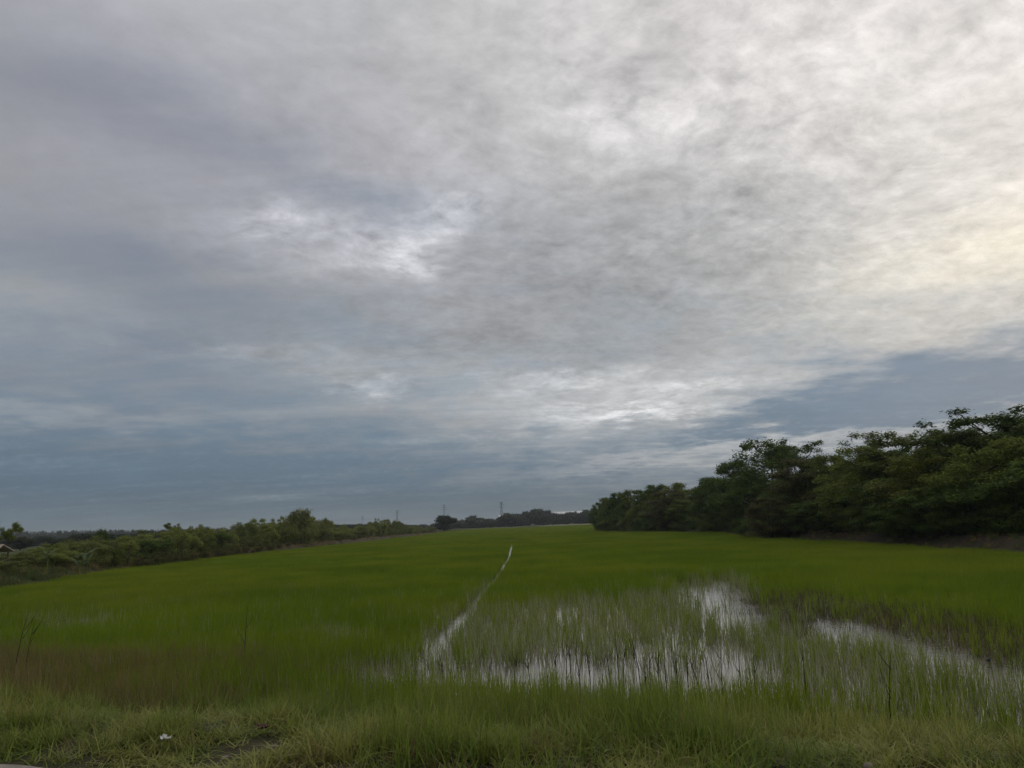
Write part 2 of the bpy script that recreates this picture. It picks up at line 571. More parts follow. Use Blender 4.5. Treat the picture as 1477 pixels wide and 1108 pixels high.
# edge of the concrete road at the bottom left
e0, e1 = gp(-60, 1098, 0.60), gp(110, 1110, 0.60)
slope = (e1[1] - e0[1]) / (e1[0] - e0[0])
rx = np.linspace(-14, 9, 120)
ry = e0[1] + slope * (rx - e0[0]) + (fbm(rx, rx * 0, 0.5, 21) - 0.5) * 0.10
rv, rf = [], []
for i, (x_, y_) in enumerate(zip(rx, ry)):
    rv += [(x_, y_ - 6.0, 0.605), (x_, y_ - 0.03, 0.605), (x_, y_, 0.590), (x_, y_ + 0.01, 0.42)]
    if i:
        a_ = (i - 1) * 4
        rf += [(a_ + k, a_ + 4 + k, a_ + 5 + k, a_ + 1 + k) for k in range(3)]
M_conc = plain('weathered_concrete', (0.34, 0.29, 0.25), 0.9, (0.24, 0.20, 0.17), 8.0, 0.5)
tag(link(bpy.data.objects.new('road', np_mesh('road', rv, rf, M_conc))), kind='structure')


# ================================================================== blades, clumps and their spreading
def ribbons(base, h, w, lean, bend, yaw, seg=3, name='blade'):
    """blades as tapering curved ribbons; all arguments are arrays over the blades"""
    n = len(h)
    ts = np.linspace(0, 1, seg + 1)
    dirx, diry = np.cos(yaw), np.sin(yaw)
    V = np.zeros((n, seg + 1, 2, 3))
    a = lean
    for k, tt in enumerate(ts):
        th = lean + bend * tt
        if k == 0:
            cx = np.zeros(n); cz = np.zeros(n)
        else:
            cx = cx + np.sin(th) * h / seg
            cz = cz + np.cos(th) * h / seg
        ww = w * (1 - 0.92 * tt ** 1.6) * 0.5
        px_, py_ = base[:, 0] + dirx * cx, base[:, 1] + diry * cx
        V[:, k, 0] = np.stack([px_ - diry * ww, py_ + dirx * ww, base[:, 2] + cz], -1)
        V[:, k, 1] = np.stack([px_ + diry * ww, py_ - dirx * ww, base[:, 2] + cz], -1)
    vid = np.arange(n * (seg + 1) * 2).reshape(n, seg + 1, 2)
    F = np.stack([vid[:, :-1, 0], vid[:, :-1, 1], vid[:, 1:, 1], vid[:, 1:, 0]], -1).reshape(-1, 4)
    return V.reshape(-1, 3), F


def blade_mesh(name, mat, n, radius, hmin, hmax, w, lean=0.12, bend=0.4, seg=3, sunk=0.05, seed=0):
    g = np.random.default_rng(seed)
    r = radius * np.sqrt(g.random(n)); a = g.random(n) * 2 * math.pi
    yaw = g.random(n) * 2 * math.pi
    h = g.uniform(hmin, hmax, n) + sunk
    V, F = ribbons(np.stack([r * np.cos(a), r * np.sin(a), np.full(n, -sunk)], -1), h, w * g.uniform(0.6, 1.3, n),
                   np.abs(g.normal(0, lean, n)), np.abs(g.normal(0, bend, n)), yaw, seg)
    return np_mesh(name, V, F, mat, {'leaf': ('FACE', np.repeat(g.random(n), seg))})


def proto(names_meshes):
    c = bpy.data.collections.new('kinds')
    for nm, me in names_meshes:
        c.objects.link(bpy.data.objects.new(nm, me))
    return c


def scatter(name, pts, rot, scl, idx, kinds, label, cat=None):
    """one object that repeats the kinds over many points"""
    me = bpy.data.meshes.new(name)
    me.vertices.add(len(pts))
    me.vertices.foreach_set('co', np.asarray(pts, dtype=np.float32).ravel())
    me.update()
    a = me.attributes.new('rot', 'FLOAT_VECTOR', 'POINT'); a.data.foreach_set('vector', np.asarray(rot, dtype=np.float32).ravel())
    a = me.attributes.new('scl', 'FLOAT_VECTOR', 'POINT'); a.data.foreach_set('vector', np.asarray(scl, dtype=np.float32).ravel())
    a = me.attributes.new('idx', 'INT', 'POINT'); a.data.foreach_set('value', np.asarray(idx, dtype=np.int32))
    ob = link(bpy.data.objects.new(name, me))
    ng = bpy.data.node_groups.new(name, 'GeometryNodeTree')
    ng.interface.new_socket('Geometry', in_out='INPUT', socket_type='NodeSocketGeometry')
    ng.interface.new_socket('Geometry', in_out='OUTPUT', socket_type='NodeSocketGeometry')
    nn = ng.nodes.new
    gi, go = nn('NodeGroupInput'), nn('NodeGroupOutput')
    ip, ci = nn('GeometryNodeInstanceOnPoints'), nn('GeometryNodeCollectionInfo')
    ci.inputs['Collection'].default_value = kinds
    ci.inputs['Separate Children'].default_value = True
    ci.inputs['Reset Children'].default_value = True
    ip.inputs['Pick Instance'].default_value = True
    L_ = ng.links.new
    L_(gi.outputs[0], ip.inputs['Points']); L_(ci.outputs[0], ip.inputs['Instance'])
    for an, ty, sock in (('idx', 'INT', 'Instance Index'), ('scl', 'FLOAT_VECTOR', 'Scale'), ('rot', 'FLOAT_VECTOR', 'Rotation')):
        na = nn('GeometryNodeInputNamedAttribute')
        na.data_type = ty
        na.inputs['Name'].default_value = an
        src = na.outputs['Attribute']
        if an == 'rot':
            e = nn('FunctionNodeEulerToRotation')
            L_(src, e.inputs[0]); src = e.outputs[0]
        L_(src, ip.inputs[sock])
    L_(ip.outputs[0], go.inputs[0])
    md = ob.modifiers.new('spread', 'NODES')
    md.node_group = ng
    return tag(ob, label, cat, kind='stuff')


def spread(x0, x1, y0, y1, per_m2, half_angle=37.0):
    """random points in a strip, kept to what the view can reach (with room to step aside)"""
    n = int((x1 - x0) * (y1 - y0) * per_m2)
    x, y = rng.uniform(x0, x1, n), rng.uniform(y0, y1, n)
    k = np.abs(x) < y * math.tan(math.radians(half_angle)) + 2.5
    return x[k], y[k]


def rots(n, tilt=0.06):
    return np.stack([rng.normal(0, tilt, n), rng.normal(0, tilt, n), rng.uniform(0, 6.283, n)], -1)


# how dense the rice stands (1 = closed), from what the photograph shows at that place
def seg_dist(u, v, pts):
    best = np.full(u.shape, 1e9)
    for (a, b), (c_, d_) in zip(pts[:-1], pts[1:]):
        ex, ey = c_ - a, d_ - b
        t_ = np.clip(((u - a) * ex + (v - b) * ey) / (ex * ex + ey * ey), 0, 1)
        best = np.minimum(best, np.hypot(u - a - t_ * ex, v - b - t_ * ey))
    return best


CH = [gp(u, v) for u, v in [(738, 778), (738, 787), (735, 803), (722, 826), (700, 852), (676, 880), (652, 908), (630, 935), (612, 958)]]
CH = np.array(CH)


def channel_dist(x, y):
    return seg_dist(x, y, [tuple(q) for q in CH])


def ell(u, v, cu, cv, ru, rv, rot=0.0, soft=0.35):
    ca, sa = math.cos(math.radians(rot)), math.sin(math.radians(rot))
    du, dv = u - cu, v - cv
    a, b = (du * ca + dv * sa) / ru, (-du * sa + dv * ca) / rv
    r = np.hypot(a, b)
    return 1 - sst(1 - soft, 1 + soft, r)


def rice_density(x, y):
    u, v = to_px(x, y, np.zeros_like(x))
    nz_ = fbm(x, y, 1.6, 31) - 0.5
    nf = fbm(x, y, 0.5, 41) - 0.5
    uu, vv = u + nz_ * 90 + nf * 30, v + nz_ * 26 + nf * 12
    d = np.ones_like(x)
    def thin(mask, to):
        nonlocal d
        d = d * (1 - mask) + to * mask
    thin(ell(uu, vv, 1290, 905, 250, 46, 6), 0.62)          # thin dark growth under the trees' reflection
    thin(ell(uu, vv, 900, 910, 290, 46, -4), 0.52)          # half-open water with pale stalks
    thin(ell(uu, vv, 1250, 985, 330, 60, 8), 0.75)
    thin(ell(uu, vv, 845, 976, 300, 27, 0), 0.095)          # the open pool in front
    thin(ell(uu, vv, 970, 945, 120, 22, 0), 0.34)
    thin(ell(uu, vv, 1045, 868, 38, 34, 35), 0.05)
    thin(ell(uu, vv, 1010, 855, 40, 14, 10), 0.16)
    thin(ell(uu, vv, 1240, 918, 60, 13, 14), 0.08)
    
    thin(ell(uu, vv, 1500, 985, 80, 14, 8), 0.08)
    thin(ell(uu, vv, 450, 915, 50, 8, 0), 0.75)
    thin(ell(uu, vv, 110, 903, 70, 9, 0), 0.7)
    thin(ell(uu, vv, 700, 915, 100, 22, 0), 0.75)
    thin(ell(uu, vv, 560, 985, 60, 18, 0), 0.3)
    strip = seg_dist(uu * 0.3 + u * 0.7, vv * 0.3 + v * 0.7, [(1195, 908), (1250, 915), (1310, 938), (1400, 962), (1477, 984), (1560, 1006)])
    thin(1 - sst(10, 22, strip), 0.05)
    strip = seg_dist(uu * 0.3 + u * 0.7, vv * 0.3 + v * 0.7, [(1015, 852), (1040, 868), (1068, 886), (1095, 892)])
    thin(1 - sst(5, 14, strip), 0.05)
    # lighter wheel marks through the field on the right of the ditch
    return d


# ---- rice close by: single clumps
cl = [('rice_clump', blade_mesh('rice_clump', M_rice, 8, 0.05, 0.22, 0.44, 0.0105, 0.13, 0.38, 3, 0.08, s)) for s in range(6)]
cl += [('rice_clump', blade_mesh('rice_clump', M_rice_pale, 4, 0.09, 0.24, 0.46, 0.0095, 0.12, 0.25, 3, 0.08, 20 + s)) for s in range(3)]
M_mat = leafy('water_weed', (0.045, 0.050, 0.010), (0.120, 0.110, 0.030), (0.14, 0.09, 0.03), 0.6, transl=0.2, scale=0.9)
cl += [('water_weed', blade_mesh('water_weed', M_mat, 9, 0.12, 0.10, 0.26, 0.011, 0.5, 0.7, 3, 0.04, 30 + s)) for s in range(3)]
K_rice = proto(cl)
x, y = spread(-34, 36, 7.0, 33, 100)
sh_ = shoulder(x, y)
den = rice_density(x, y)
cdist = channel_dist(x, y)
cw = (0.06 + 0.09 * vnoise(x, y, 0.7, 9)) * sst(11.5, 14, y)
rag = 0.75 + 0.5 * vnoise(x, y, 0.35, 19)
cw = cw * rag
den = np.where(cdist < cw, 0.09, np.where(cdist < cw + 0.12, den * 0.55, den))
keep = (rng.random(len(x)) < den) & ((field_dist(x, y) < -0.02) | (sh_ < 10.5)) & (sh_ > 9.2 + 0.9 * vnoise(x, y, 0.8, 4)) & ((sh_ > 10.6) | (rng.random(len(x)) < 0.45))
# clumps rather fewer far off
keep &= rng.random(len(x)) < np.where(y > 20, 0.75, 1.0)
x, y, den = x[keep], y[keep], den[keep]
n = len(x)
idx = rng.integers(0, 6, n)
u, v = to_px(x, y, np.zeros(n))
shade = sst(1075, 1110, u) * sst(14, -14, v + 60 * (fbm(x, y, 0.9, 95) - 0.5) - (905 + (u - 1190) * 0.26))
pale = rng.random(n) < np.where(den < 0.8, 0.60, 0.05) * (1 - 0.9 * shade)
idx = np.where(pale, 6 + rng.integers(0, 3, n), idx)
frayed = v + 26 * (fbm(x, y, 1.1, 93) - 0.5)
mat = ell(u, frayed, 1180, 893, 120, 38, 12, 0.3) + ell(u, frayed, 1390, 918, 160, 32, 14, 0.3)
idx = np.where(rng.random(n) < np.clip(mat, 0, 1) * 0.8, 9 + rng.integers(0, 3, n), idx)
sc_ = rng.uniform(0.75, 1.15, n) * (0.74 + 0.52 * fbm(x, y, 2.0, 55))
scatter('rice_plants', np.stack([x, y, np.full(n, -0.03)], -1), rots(n, 0.10), np.stack([sc_, sc_, sc_], -1), idx, K_rice,
        'young green rice standing in the flooded near part of the field')
print('near rice', n)

# ---- rice beyond: patches about a metre across, and clumps along the ditch
K_patch = proto([('rice_patch', blade_mesh('rice_patch', M_rice, 420, 0.72, 0.26, 0.40, 0.012, 0.14, 0.3, 2, 0.05, 50 + s)) for s in range(5)])
x, y = spread(-60, 75, 30, 110, 1.5)
x2, y2 = spread(-60, 75, 110, 392, 0.85)
x, y = np.concatenate([x, x2]), np.concatenate([y, y2])
keep = (field_dist(x, y) < -0.45) & (channel_dist(x, y) > 1.15) & ((y > 34) | (rice_density(x, y) > 0.9))
x, y = x[keep], y[keep]
n = len(x)
sc_ = np.stack([rng.uniform(0.9, 1.2, n) * (1 + 0.35 * sst(100, 260, y))] * 2 + [rng.uniform(0.78, 1.08, n) * (0.8 + 0.4 * fbm(x, y, 5.0, 57))], -1)
scatter('rice_beyond', np.stack([x, y, np.zeros(n)], -1), rots(n, 0.0), sc_, rng.integers(0, 5, n), K_patch,
        'closed green rice covering the middle and far field')
print('far rice', n)
x, y = spread(-9, 9, 33, 106, 60)
cdist = channel_dist(x, y)
keep = (cdist < 1.45) & (cdist > (0.07 + 0.0005 * y + 0.09 * vnoise(x, y, 1.5, 9)) * (1 - 0.75 * sst(70, 103, y))) & (rng.random(len(x)) < 0.9)
x, y = x[keep], y[keep]; n = len(x)
sc_ = rng.uniform(0.75, 1.1, n)
scatter('ditch_rice', np.stack([x, y, np.full(n, -0.03)], -1), rots(n, 0.08), np.stack([sc_] * 3, -1), rng.integers(0, 6, n), K_rice,
        'green rice lining the narrow water channel through the field')

# ---- grass on the road shoulder
kg = [('grass_tuft', blade_mesh('grass_tuft', M_grass, 20, 0.11, 0.12, 0.36, 0.0135, 0.35, 1.25, 5, 0.03, 80 + s)) for s in range(6)]
kg += [('grass_tuft', blade_mesh('grass_tuft', M_grass, 30, 0.16, 0.05, 0.14, 0.010, 0.5, 0.9, 3, 0.02, 90 + s)) for s in range(3)]
kg += [('dry_tuft', blade_mesh('dry_tuft', M_dry, 22, 0.10, 0.08, 0.26, 0.008, 0.45, 1.3, 4, 0.02, 95 + s)) for s in range(3)]
K_grass = proto(kg)
x, y = spread(-12.5, 11.5, 4.2, 13.2, 140, 43)
k_ = shoulder(x, y) < 10.1 + 0.8 * fbm(x, y, 1.0, 91)
x, y = x[k_], y[k_]
road_y = e0[1] + slope * (x - e0[0])
u, v = to_px(x, y, land_z(x, y))
bare = ell(u, v, 350, 1085, 75, 16, -14) * 0.95
bare = np.maximum(bare, ell(u, v, 240, 1042, 70, 6, 3) * 0.7)
bare = np.maximum(bare, ell(u, v, 560, 1112, 90, 12, 0) * 0.6)
bare = np.maximum(bare, ell(u, v, 1280, 1112, 120, 12, 0) * 0.5)
patchy = fbm(x, y, 1.1, 61)
hole = fbm(x, y, 0.45, 63)
keep = (y > road_y + 0.03) & (rng.random(len(x)) > bare) & (rng.random(len(x)) < sst(0.26, 0.46, hole) * (0.35 + patchy))
x, y, patchy, u, v = x[keep], y[keep], patchy[keep], u[keep], v[keep]
n = len(x)
idx = rng.integers(0, 9, n)
idx = np.where(rng.random(n) < 0.30, 6 + rng.integers(0, 3, n), idx)
idx = np.where(rng.random(n) < np.where(fbm(x, y, 0.9, 71) > 0.55, 0.25, 0.06), 9 + rng.integers(0, 3, n), idx)
tall = 0.18 + 1.75 * fbm(x, y, 0.8, 67) ** 1.6 + 0.55 * sst(450, 650, u) * sst(1250, 1000, u) * sst(6.4, 8.0, y)
tall = tall + 0.5 * ell(u, v, 880, 1050, 110, 45, 0)
tall = tall * (0.65 + 0.7 * fbm(x, y, 0.35, 69)) + 0.40 * sst(7.2, 9.0, shoulder(x, y))
tall = np.where(u < 420, tall * 0.88, tall) * (0.6 + 0.4 * sst(0.0, 0.6, y - (e0[1] + slope * (x - e0[0]))))
sc_ = np.stack([rng.uniform(0.8, 1.2, n), rng.uniform(0.8, 1.2, n), tall * rng.uniform(0.8, 1.2, n)], -1)
scatter('verge_grass', np.stack([x, y, land_z(x, y)], -1), rots(n, 0.12), sc_, idx, K_grass,
        'rough yellow-green grass on the road shoulder in front of the water')
print('verge', n)

# ---- brown weeds left of the pool, thin ones along the water's edge
kd = [('weed_tuft', blade_mesh('weed_tuft', M_dry, 12, 0.10, 0.28, 0.62, 0.0085, 0.14, 0.35, 4, 0.04, 110 + s)) for s in range(5)]
kd += [('weed_tuft', blade_mesh('weed_tuft', M_weedg, 14, 0.10, 0.22, 0.5, 0.007, 0.16, 0.4, 4, 0.04, 120 + s)) for s in range(3)]
K_dry = proto(kd)
x, y = spread(-16, 11, 7.0, 16.0, 60, 42)
u, v = to_px(x, y, np.zeros_like(x))
m_ = ell(u, v, 10, 975, 120, 72, 0) * 1.3 + ell(u, v, 250, 985, 270, 56, 0) * 1.0 + ell(u, v, 480, 1000, 160, 24, 0) * 0.35 + ell(u, v, 250, 1025, 330, 26, 0) * 0.4
m_ = m_ * (0.35 + 1.1 * fbm(x, y, 1.0, 77)) + 0.25 * (shoulder(x, y) > 8.6) * (shoulder(x, y) < 10.6)
keep = rng.random(len(x)) < m_
x, y, u = x[keep], y[keep], u[keep]; n = len(x)
sc_ = rng.uniform(0.7, 1.05, n) * (1 + 0.30 * sst(110, 0, u)) * (1 - 0.35 * sst(200, 520, u))
scatter('dry_weeds', np.stack([x, y, np.maximum(land_z(x, y), -0.05)], -1), rots(n, 0.12), np.stack([sc_] * 3, -1),
        np.where(rng.random(n) < 0.62, rng.integers(0, 5, n), 5 + rng.integers(0, 3, n)), K_dry,
        'brown dry weeds mixed with green along the near edge of the field')

# ---- grass and dead growth on the banks round the field
kb = [('bank_tuft', blade_mesh('bank_tuft', M_weedg, 60, 0.35, 0.10, 0.45, 0.022, 0.3, 0.7, 3, 0.03, 130 + s)) for s in range(4)]
kb += [('dead_tuft', blade_mesh('dead_tuft', M_dry, 60, 0.35, 0.10, 0.5, 0.020, 0.4, 0.7, 3, 0.03, 140 + s)) for s in range(3)]
K_bank = proto(kb)
x, y = spread(-70, 80, 13, 130, 2.4)
d = field_dist(x, y)
dens = np.where(x > 0, sst(0.0, 0.8, d) * 0.9 * sst(14, 6, d), sst(-0.1, 0.6, d) * sst(22, 8, d))
keep = (d > 0) & (rng.random(len(x)) < dens * (0.35 + fbm(x, y, 4.0, 81)))
xa, ya = x[keep], y[keep]
x, y = spread(14, 62, 34, 110, 4.0)
d = field_dist(x, y)
k_ = (d > 0) & (d < 4.5) & (rng.random(len(x)) < 0.15 + 1.1 * fbm(x, y, 2.0, 85) ** 2)
xa, ya = np.concatenate([xa, x[k_]]), np.concatenate([ya, y[k_]])
x, y = spread(-46, -8, 30, 72, 3.5)
d = field_dist(x, y)
k_ = (d > 0) & (d < 9) & (rng.random(len(x)) < 0.8)
xa, ya = np.concatenate([xa, x[k_]]), np.concatenate([ya, y[k_]])
x, y = spread(-40, 75, 130, 395, 0.35)
d = field_dist(x, y)
keep = (d > 0) & (d < 10)
x, y = np.concatenate([xa, x[keep]]), np.concatenate([ya, y[keep]])
n = len(x)
d = field_dist(x, y)
brown = np.where(x > 0, 0.45, 0.15 + 0.75 * sst(48, 62, y) * sst(5, 2, d))
sc_ = rng.uniform(0.6, 1.3, n) * np.where(x > 0, 0.55, 0.9)
scatter('bank_growth', np.stack([x, y, land_z(x, y)], -1), rots(n, 0.1), np.stack([sc_] * 3, -1),
        np.where(rng.random(n) < brown, 4 + rng.integers(0, 3, n), rng.integers(0, 4, n)), K_bank,
        'low grass and dead growth on the banks round the field')


# ================================================================== trees and shrubs
def tube(path, radii, sides=7):
    V, F = [], []
    for i, (p_, r_) in enumerate(zip(path, radii)):
        p_ = Vector(p_)
        q = Vector(path[min(i + 1, len(path) - 1)]) - Vector(path[max(i - 1, 0)])
        q.normalize()
        a_ = q.orthogonal().normalized()
        if abs(q.z) < 0.99:
            a_ = q.cross(Vector((0, 0, 1))).normalized()
        b_ = q.cross(a_)
        for k in range(sides):
            th = 2 * math.pi * k / sides
            V.append(p_ + a_ * (math.cos(th) * r_) + b_ * (math.sin(th) * r_))
    for i in range(len(path) - 1):
        for k in range(sides):
            k2 = (k + 1) % sides
            F.append((i * sides + k, i * sides + k2, (i + 1) * sides + k2, (i + 1) * sides + k))
    return V, F


def join(parts):
    V, F = [], []
    for v_, f_ in parts:
        o_ = len(V)
        V += [tuple(q) for q in v_]
        F += [tuple(i + o_ for i in q) for q in f_]
    return V, F


def crown_leaves(puffs, rays, per_ray, size, g, flat=0.0, droop=0.0):
    """leaves strung along short twigs that radiate from each puff's centre"""
    out_c, out_n, out_t = [], [], []
    for (cx, cy, cz, rx_, rz_) in puffs:
        k = max(6, int(rays * 4.6 * (rx_ * rx_)))
        d_ = g.normal(size=(k, 3)); d_ /= np.linalg.norm(d_, axis=1)[:, None]
        d_[:, 2] = d_[:, 2] * 0.9 + 0.08
        L_ = g.uniform(0.7, 1.2, k)
        tt = g.uniform(0.25, 1.0, (k, per_ray)) ** 0.7
        c_ = np.array([cx, cy, cz]) + (d_ * L_[:, None])[:, None, :] * tt[:, :, None] * np.array([rx_, rx_, rz_])
        c_ = c_ + g.normal(0, size * 0.8, c_.shape)
        c_[:, :, 2] -= droop * tt * tt * rx_
        out_c.append(c_.reshape(-1, 3))
        nn_ = d_[:, None, :] * 0.8 + g.normal(0, 0.7, c_.shape)
        nn_[:, :, 2] += 0.5 + flat * 2.0
        out_n.append(nn_.reshape(-1, 3))
    c_ = np.concatenate(out_c); n_ = np.concatenate(out_n)
    n_ /= np.linalg.norm(n_, axis=1)[:, None]
    r = g.normal(size=n_.shape)
    a = np.cross(n_, r); a /= np.linalg.norm(a, axis=1)[:, None]
    b = np.cross(n_, a)
    s = size * 0.74 * g.uniform(0.6, 1.4, len(c_))[:, None]
    V = np.stack([c_ - a * s, c_ - b * s * 0.42 + a * s * 0.1, c_ + a * s, c_ + b * s * 0.42 + a * s * 0.1], 1).reshape(-1, 3)
    F = np.arange(len(V)).reshape(-1, 4)
    return V, F, g.random(len(c_))


def make_tree(kind, leafmat, seed, H=8.0, W=3.4, low=0.12, npuff=26, pr=1.15, flat=0.75, rays=26, per_ray=6, size=0.16,
              top='round', barkmat=None, trunk_r=0.16, ntrunk=1, leaf_flat=0.0, droop=0.0, names=('trunk', 'crown')):
    """returns (trunk mesh, crown mesh) of a tree H high and 2W wide standing at the origin"""
    g = np.random.default_rng(seed)
    puffs = []
    for i in range(npuff):
        for _ in range(40):
            z = g.uniform(low, 0.97)
            if top == 'round':
                prof = math.sin(math.pi * min(max((z - low * 0.6) / (1.03 - low * 0.6), 0), 1)) ** 0.55
            elif top == 'umbrella':
                prof = 0.35 + 0.75 * sst(0.35, 0.85, z) * (1 - 0.45 * sst(0.9, 1.0, z))
            elif top == 'cone':
                prof = (1.0 - z) ** 0.8
            else:
                prof = 0.9 * (1 - z ** 3) ** 0.5
            a_ = g.uniform(0, 2 * math.pi)
            r_ = math.sqrt(g.uniform(0.05, 1)) * prof * W * 0.85
            c_ = np.array([r_ * math.cos(a_), r_ * math.sin(a_), z * H])
            if all(np.linalg.norm((c_ - np.array(q[:3])) / np.array([1, 1, flat])) > pr * 0.62 for q in puffs):
                break
        s_ = pr * g.uniform(0.65, 1.25) * (0.8 if z > 0.8 else 1.0)
        c_[2] = min(c_[2], H - s_ * flat * 0.9)
        c_[2] = max(c_[2], s_ * flat * 0.7)
        puffs.append((c_[0], c_[1], c_[2], s_, s_ * flat))
    V, F, lv = crown_leaves(puffs, rays, per_ray, size, g, leaf_flat, droop)
    crown = np_mesh('%s_%s' % (kind, names[1]), V, F, leafmat, {'leaf': ('FACE', lv)})
    parts = []
    for k in range(ntrunk):
        bx_, by_ = (0, 0) if ntrunk == 1 else (g.normal(0, W * 0.12), g.normal(0, W * 0.12))
        tx, ty = g.normal(0, W * 0.16), g.normal(0, W * 0.16)
        hh = H * g.uniform(0.62, 0.8)
        path = [(bx_, by_, -0.35), (bx_ + tx * 0.15, by_ + ty * 0.1, hh * 0.2), (bx_ + tx * 0.5, by_ + ty * 0.6, hh * 0.5), (bx_ + tx, by_ + ty, hh)]
        parts.append(tube(path, [trunk_r * 1.3, trunk_r, trunk_r * 0.7, trunk_r * 0.2]))
        for q in puffs[k::ntrunk][:12 if ntrunk == 1 else 5]:
            z0 = max(0.12 * H, q[2] - g.uniform(0.15, 0.3) * H)
            f_ = min(z0 / hh, 1)
            s0 = Vector((bx_ + tx * f_, by_ + ty * f_, z0))
            e_ = Vector(q[:3])
            mid = s0.lerp(e_, 0.5) + Vector((0, 0, -0.05 * H * g.random()))
            parts.append(tube([s0, mid, e_], [trunk_r * 0.45, trunk_r * 0.28, trunk_r * 0.1], 5))
    tv, tf = join(parts)
    trunk = np_mesh('%s_%s' % (kind, names[0]), tv, tf, barkmat or M_bark, smooth=True)
    return trunk, crown


PROTO = {}


def kind(name, *a, **k):
    k.setdefault('names', ('trunk', 'crown'))
    PROTO[name] = (make_tree(name, *a, **k), k.get('H', 8.0), k.get('W', 3.4), k['names'])


kind('dark_a', M_dark, 1, H=8, W=3.3, low=0.06, npuff=52, pr=0.98, size=0.15)
kind('dark_b', M_dark, 2, H=8, W=3.0, low=0.04, npuff=52, pr=0.94, size=0.14)
kind('dark_c', M_dark, 7, H=8, W=3.6, low=0.10, npuff=52, pr=0.89, flat=0.65, size=0.14)
kind('mid_a', M_mid, 3, H=8, W=3.3, low=0.05, npuff=52, pr=0.94, size=0.14)
kind('mid_b', M_mid, 4, H=8, W=3.0, low=0.05, npuff=52, pr=0.85, flat=0.6, size=0.13)
kind('feather_a', M_mid, 5, H=8, W=4.0, low=0.30, npuff=70, pr=0.85, flat=0.32, size=0.14, top='umbrella', leaf_flat=0.8, rays=24)
kind('feather_b', M_dark, 6, H=8, W=3.8, low=0.25, npuff=70, pr=0.85, flat=0.34, size=0.14, top='umbrella', leaf_flat=0.8, rays=24)
kind('spiky', M_dark, 8, H=8, W=2.6, low=0.15, npuff=50, pr=0.8, flat=1.1, size=0.14, rays=24)
kind('olive', M_olive, 9, H=8, W=2.9, low=0.03, npuff=54, pr=0.85, flat=0.5, size=0.13, leaf_flat=0.5)
kind('yellow', M_yellow, 10, H=6, W=2.2, low=0.15, npuff=22, pr=0.9, flat=0.55, size=0.12, leaf_flat=0.4)
SN = ('stem', 'foliage')
kind('bush_a', M_shrub, 21, H=3, W=1.9, low=0.05, npuff=20, pr=0.62, size=0.085, rays=60, trunk_r=0.05, ntrunk=3, names=SN, top='dome')
kind('bush_b', M_shrub, 22, H=3, W=1.6, low=0.05, npuff=22, pr=0.55, size=0.08, rays=70, trunk_r=0.05, ntrunk=4, names=SN)
kind('bush_c', M_shrubl, 23, H=3, W=1.7, low=0.05, npuff=18, pr=0.58, flat=0.55, size=0.085, rays=60, trunk_r=0.05, ntrunk=3, names=SN)
kind('bush_d', M_dark, 24, H=3, W=1.7, low=0.02, npuff=20, pr=0.6, size=0.085, rays=60, trunk_r=0.05, ntrunk=3, names=SN, top='dome')
kind('bush_e', M_mid, 25, H=3, W=1.7, low=0.04, npuff=22, pr=0.55, flat=0.5, size=0.08, rays=60, trunk_r=0.05, ntrunk=4, names=SN, leaf_flat=0.4)
kind('bush_dry', M_olive, 26, H=2, W=1.3, low=0.02, npuff=14, pr=0.45, size=0.07, rays=70, trunk_r=0.03, ntrunk=4, names=SN)
kind('far_a', M_far, 31, H=8, W=4.2, low=0.04, npuff=16, pr=1.7, size=0.42, rays=7, per_ray=5)
kind('far_b', M_far, 32, H=8, W=3.4, low=0.04, npuff=14, pr=1.6, size=0.42, rays=7, per_ray=5)
kind('far_c', M_far, 33, H=8, W=5.0, low=0.02, npuff=18, pr=1.7, size=0.42, rays=6, per_ray=5, flat=0.6)
kind('lone', M_mid, 34, H=4, W=1.7, low=0.68, npuff=16, pr=0.55, flat=0.35, size=0.09, rays=60, trunk_r=0.06, top='umbrella', leaf_flat=0.5)


def plant(name, kd, x, y, height, width=None, label='', cat='tree', group=None, z=None):
    (tr_, cr_), H, W, nm = PROTO[kd]
    e = link(bpy.data.objects.new(name, None))
    e.empty_display_size = 0.3
    z = float(land_z(np.array([x]), np.array([y]))[0]) if z is None else z
    e.location = (x, y, z - 0.05)
    s_ = height / H
    w_ = (1.12 * width / (2 * W)) if width else s_ * R_.uniform(0.9, 1.15)
    e.rotation_euler = (0, 0, R_.uniform(0, 6.28))
    e.scale = (w_, w_, s_)
    link(bpy.data.objects.new(nm[0], tr_), e)
    link(bpy.data.objects.new(nm[1], cr_), e)
    return tag(e, label, cat, group)


def stand(name, kd, u, vtop, y, wpx=None, **k):
    """a plant whose top the photograph shows at u, vtop, standing at depth y"""
    x, y = place(u, y)
    zt = top_z(u, vtop, y)
    z = float(land_z(np.array([x]), np.array([y]))[0])
    return plant(name, kd, x, y, max(zt - z, 0.6), (wpx * y / FPX if wpx else None), **k)


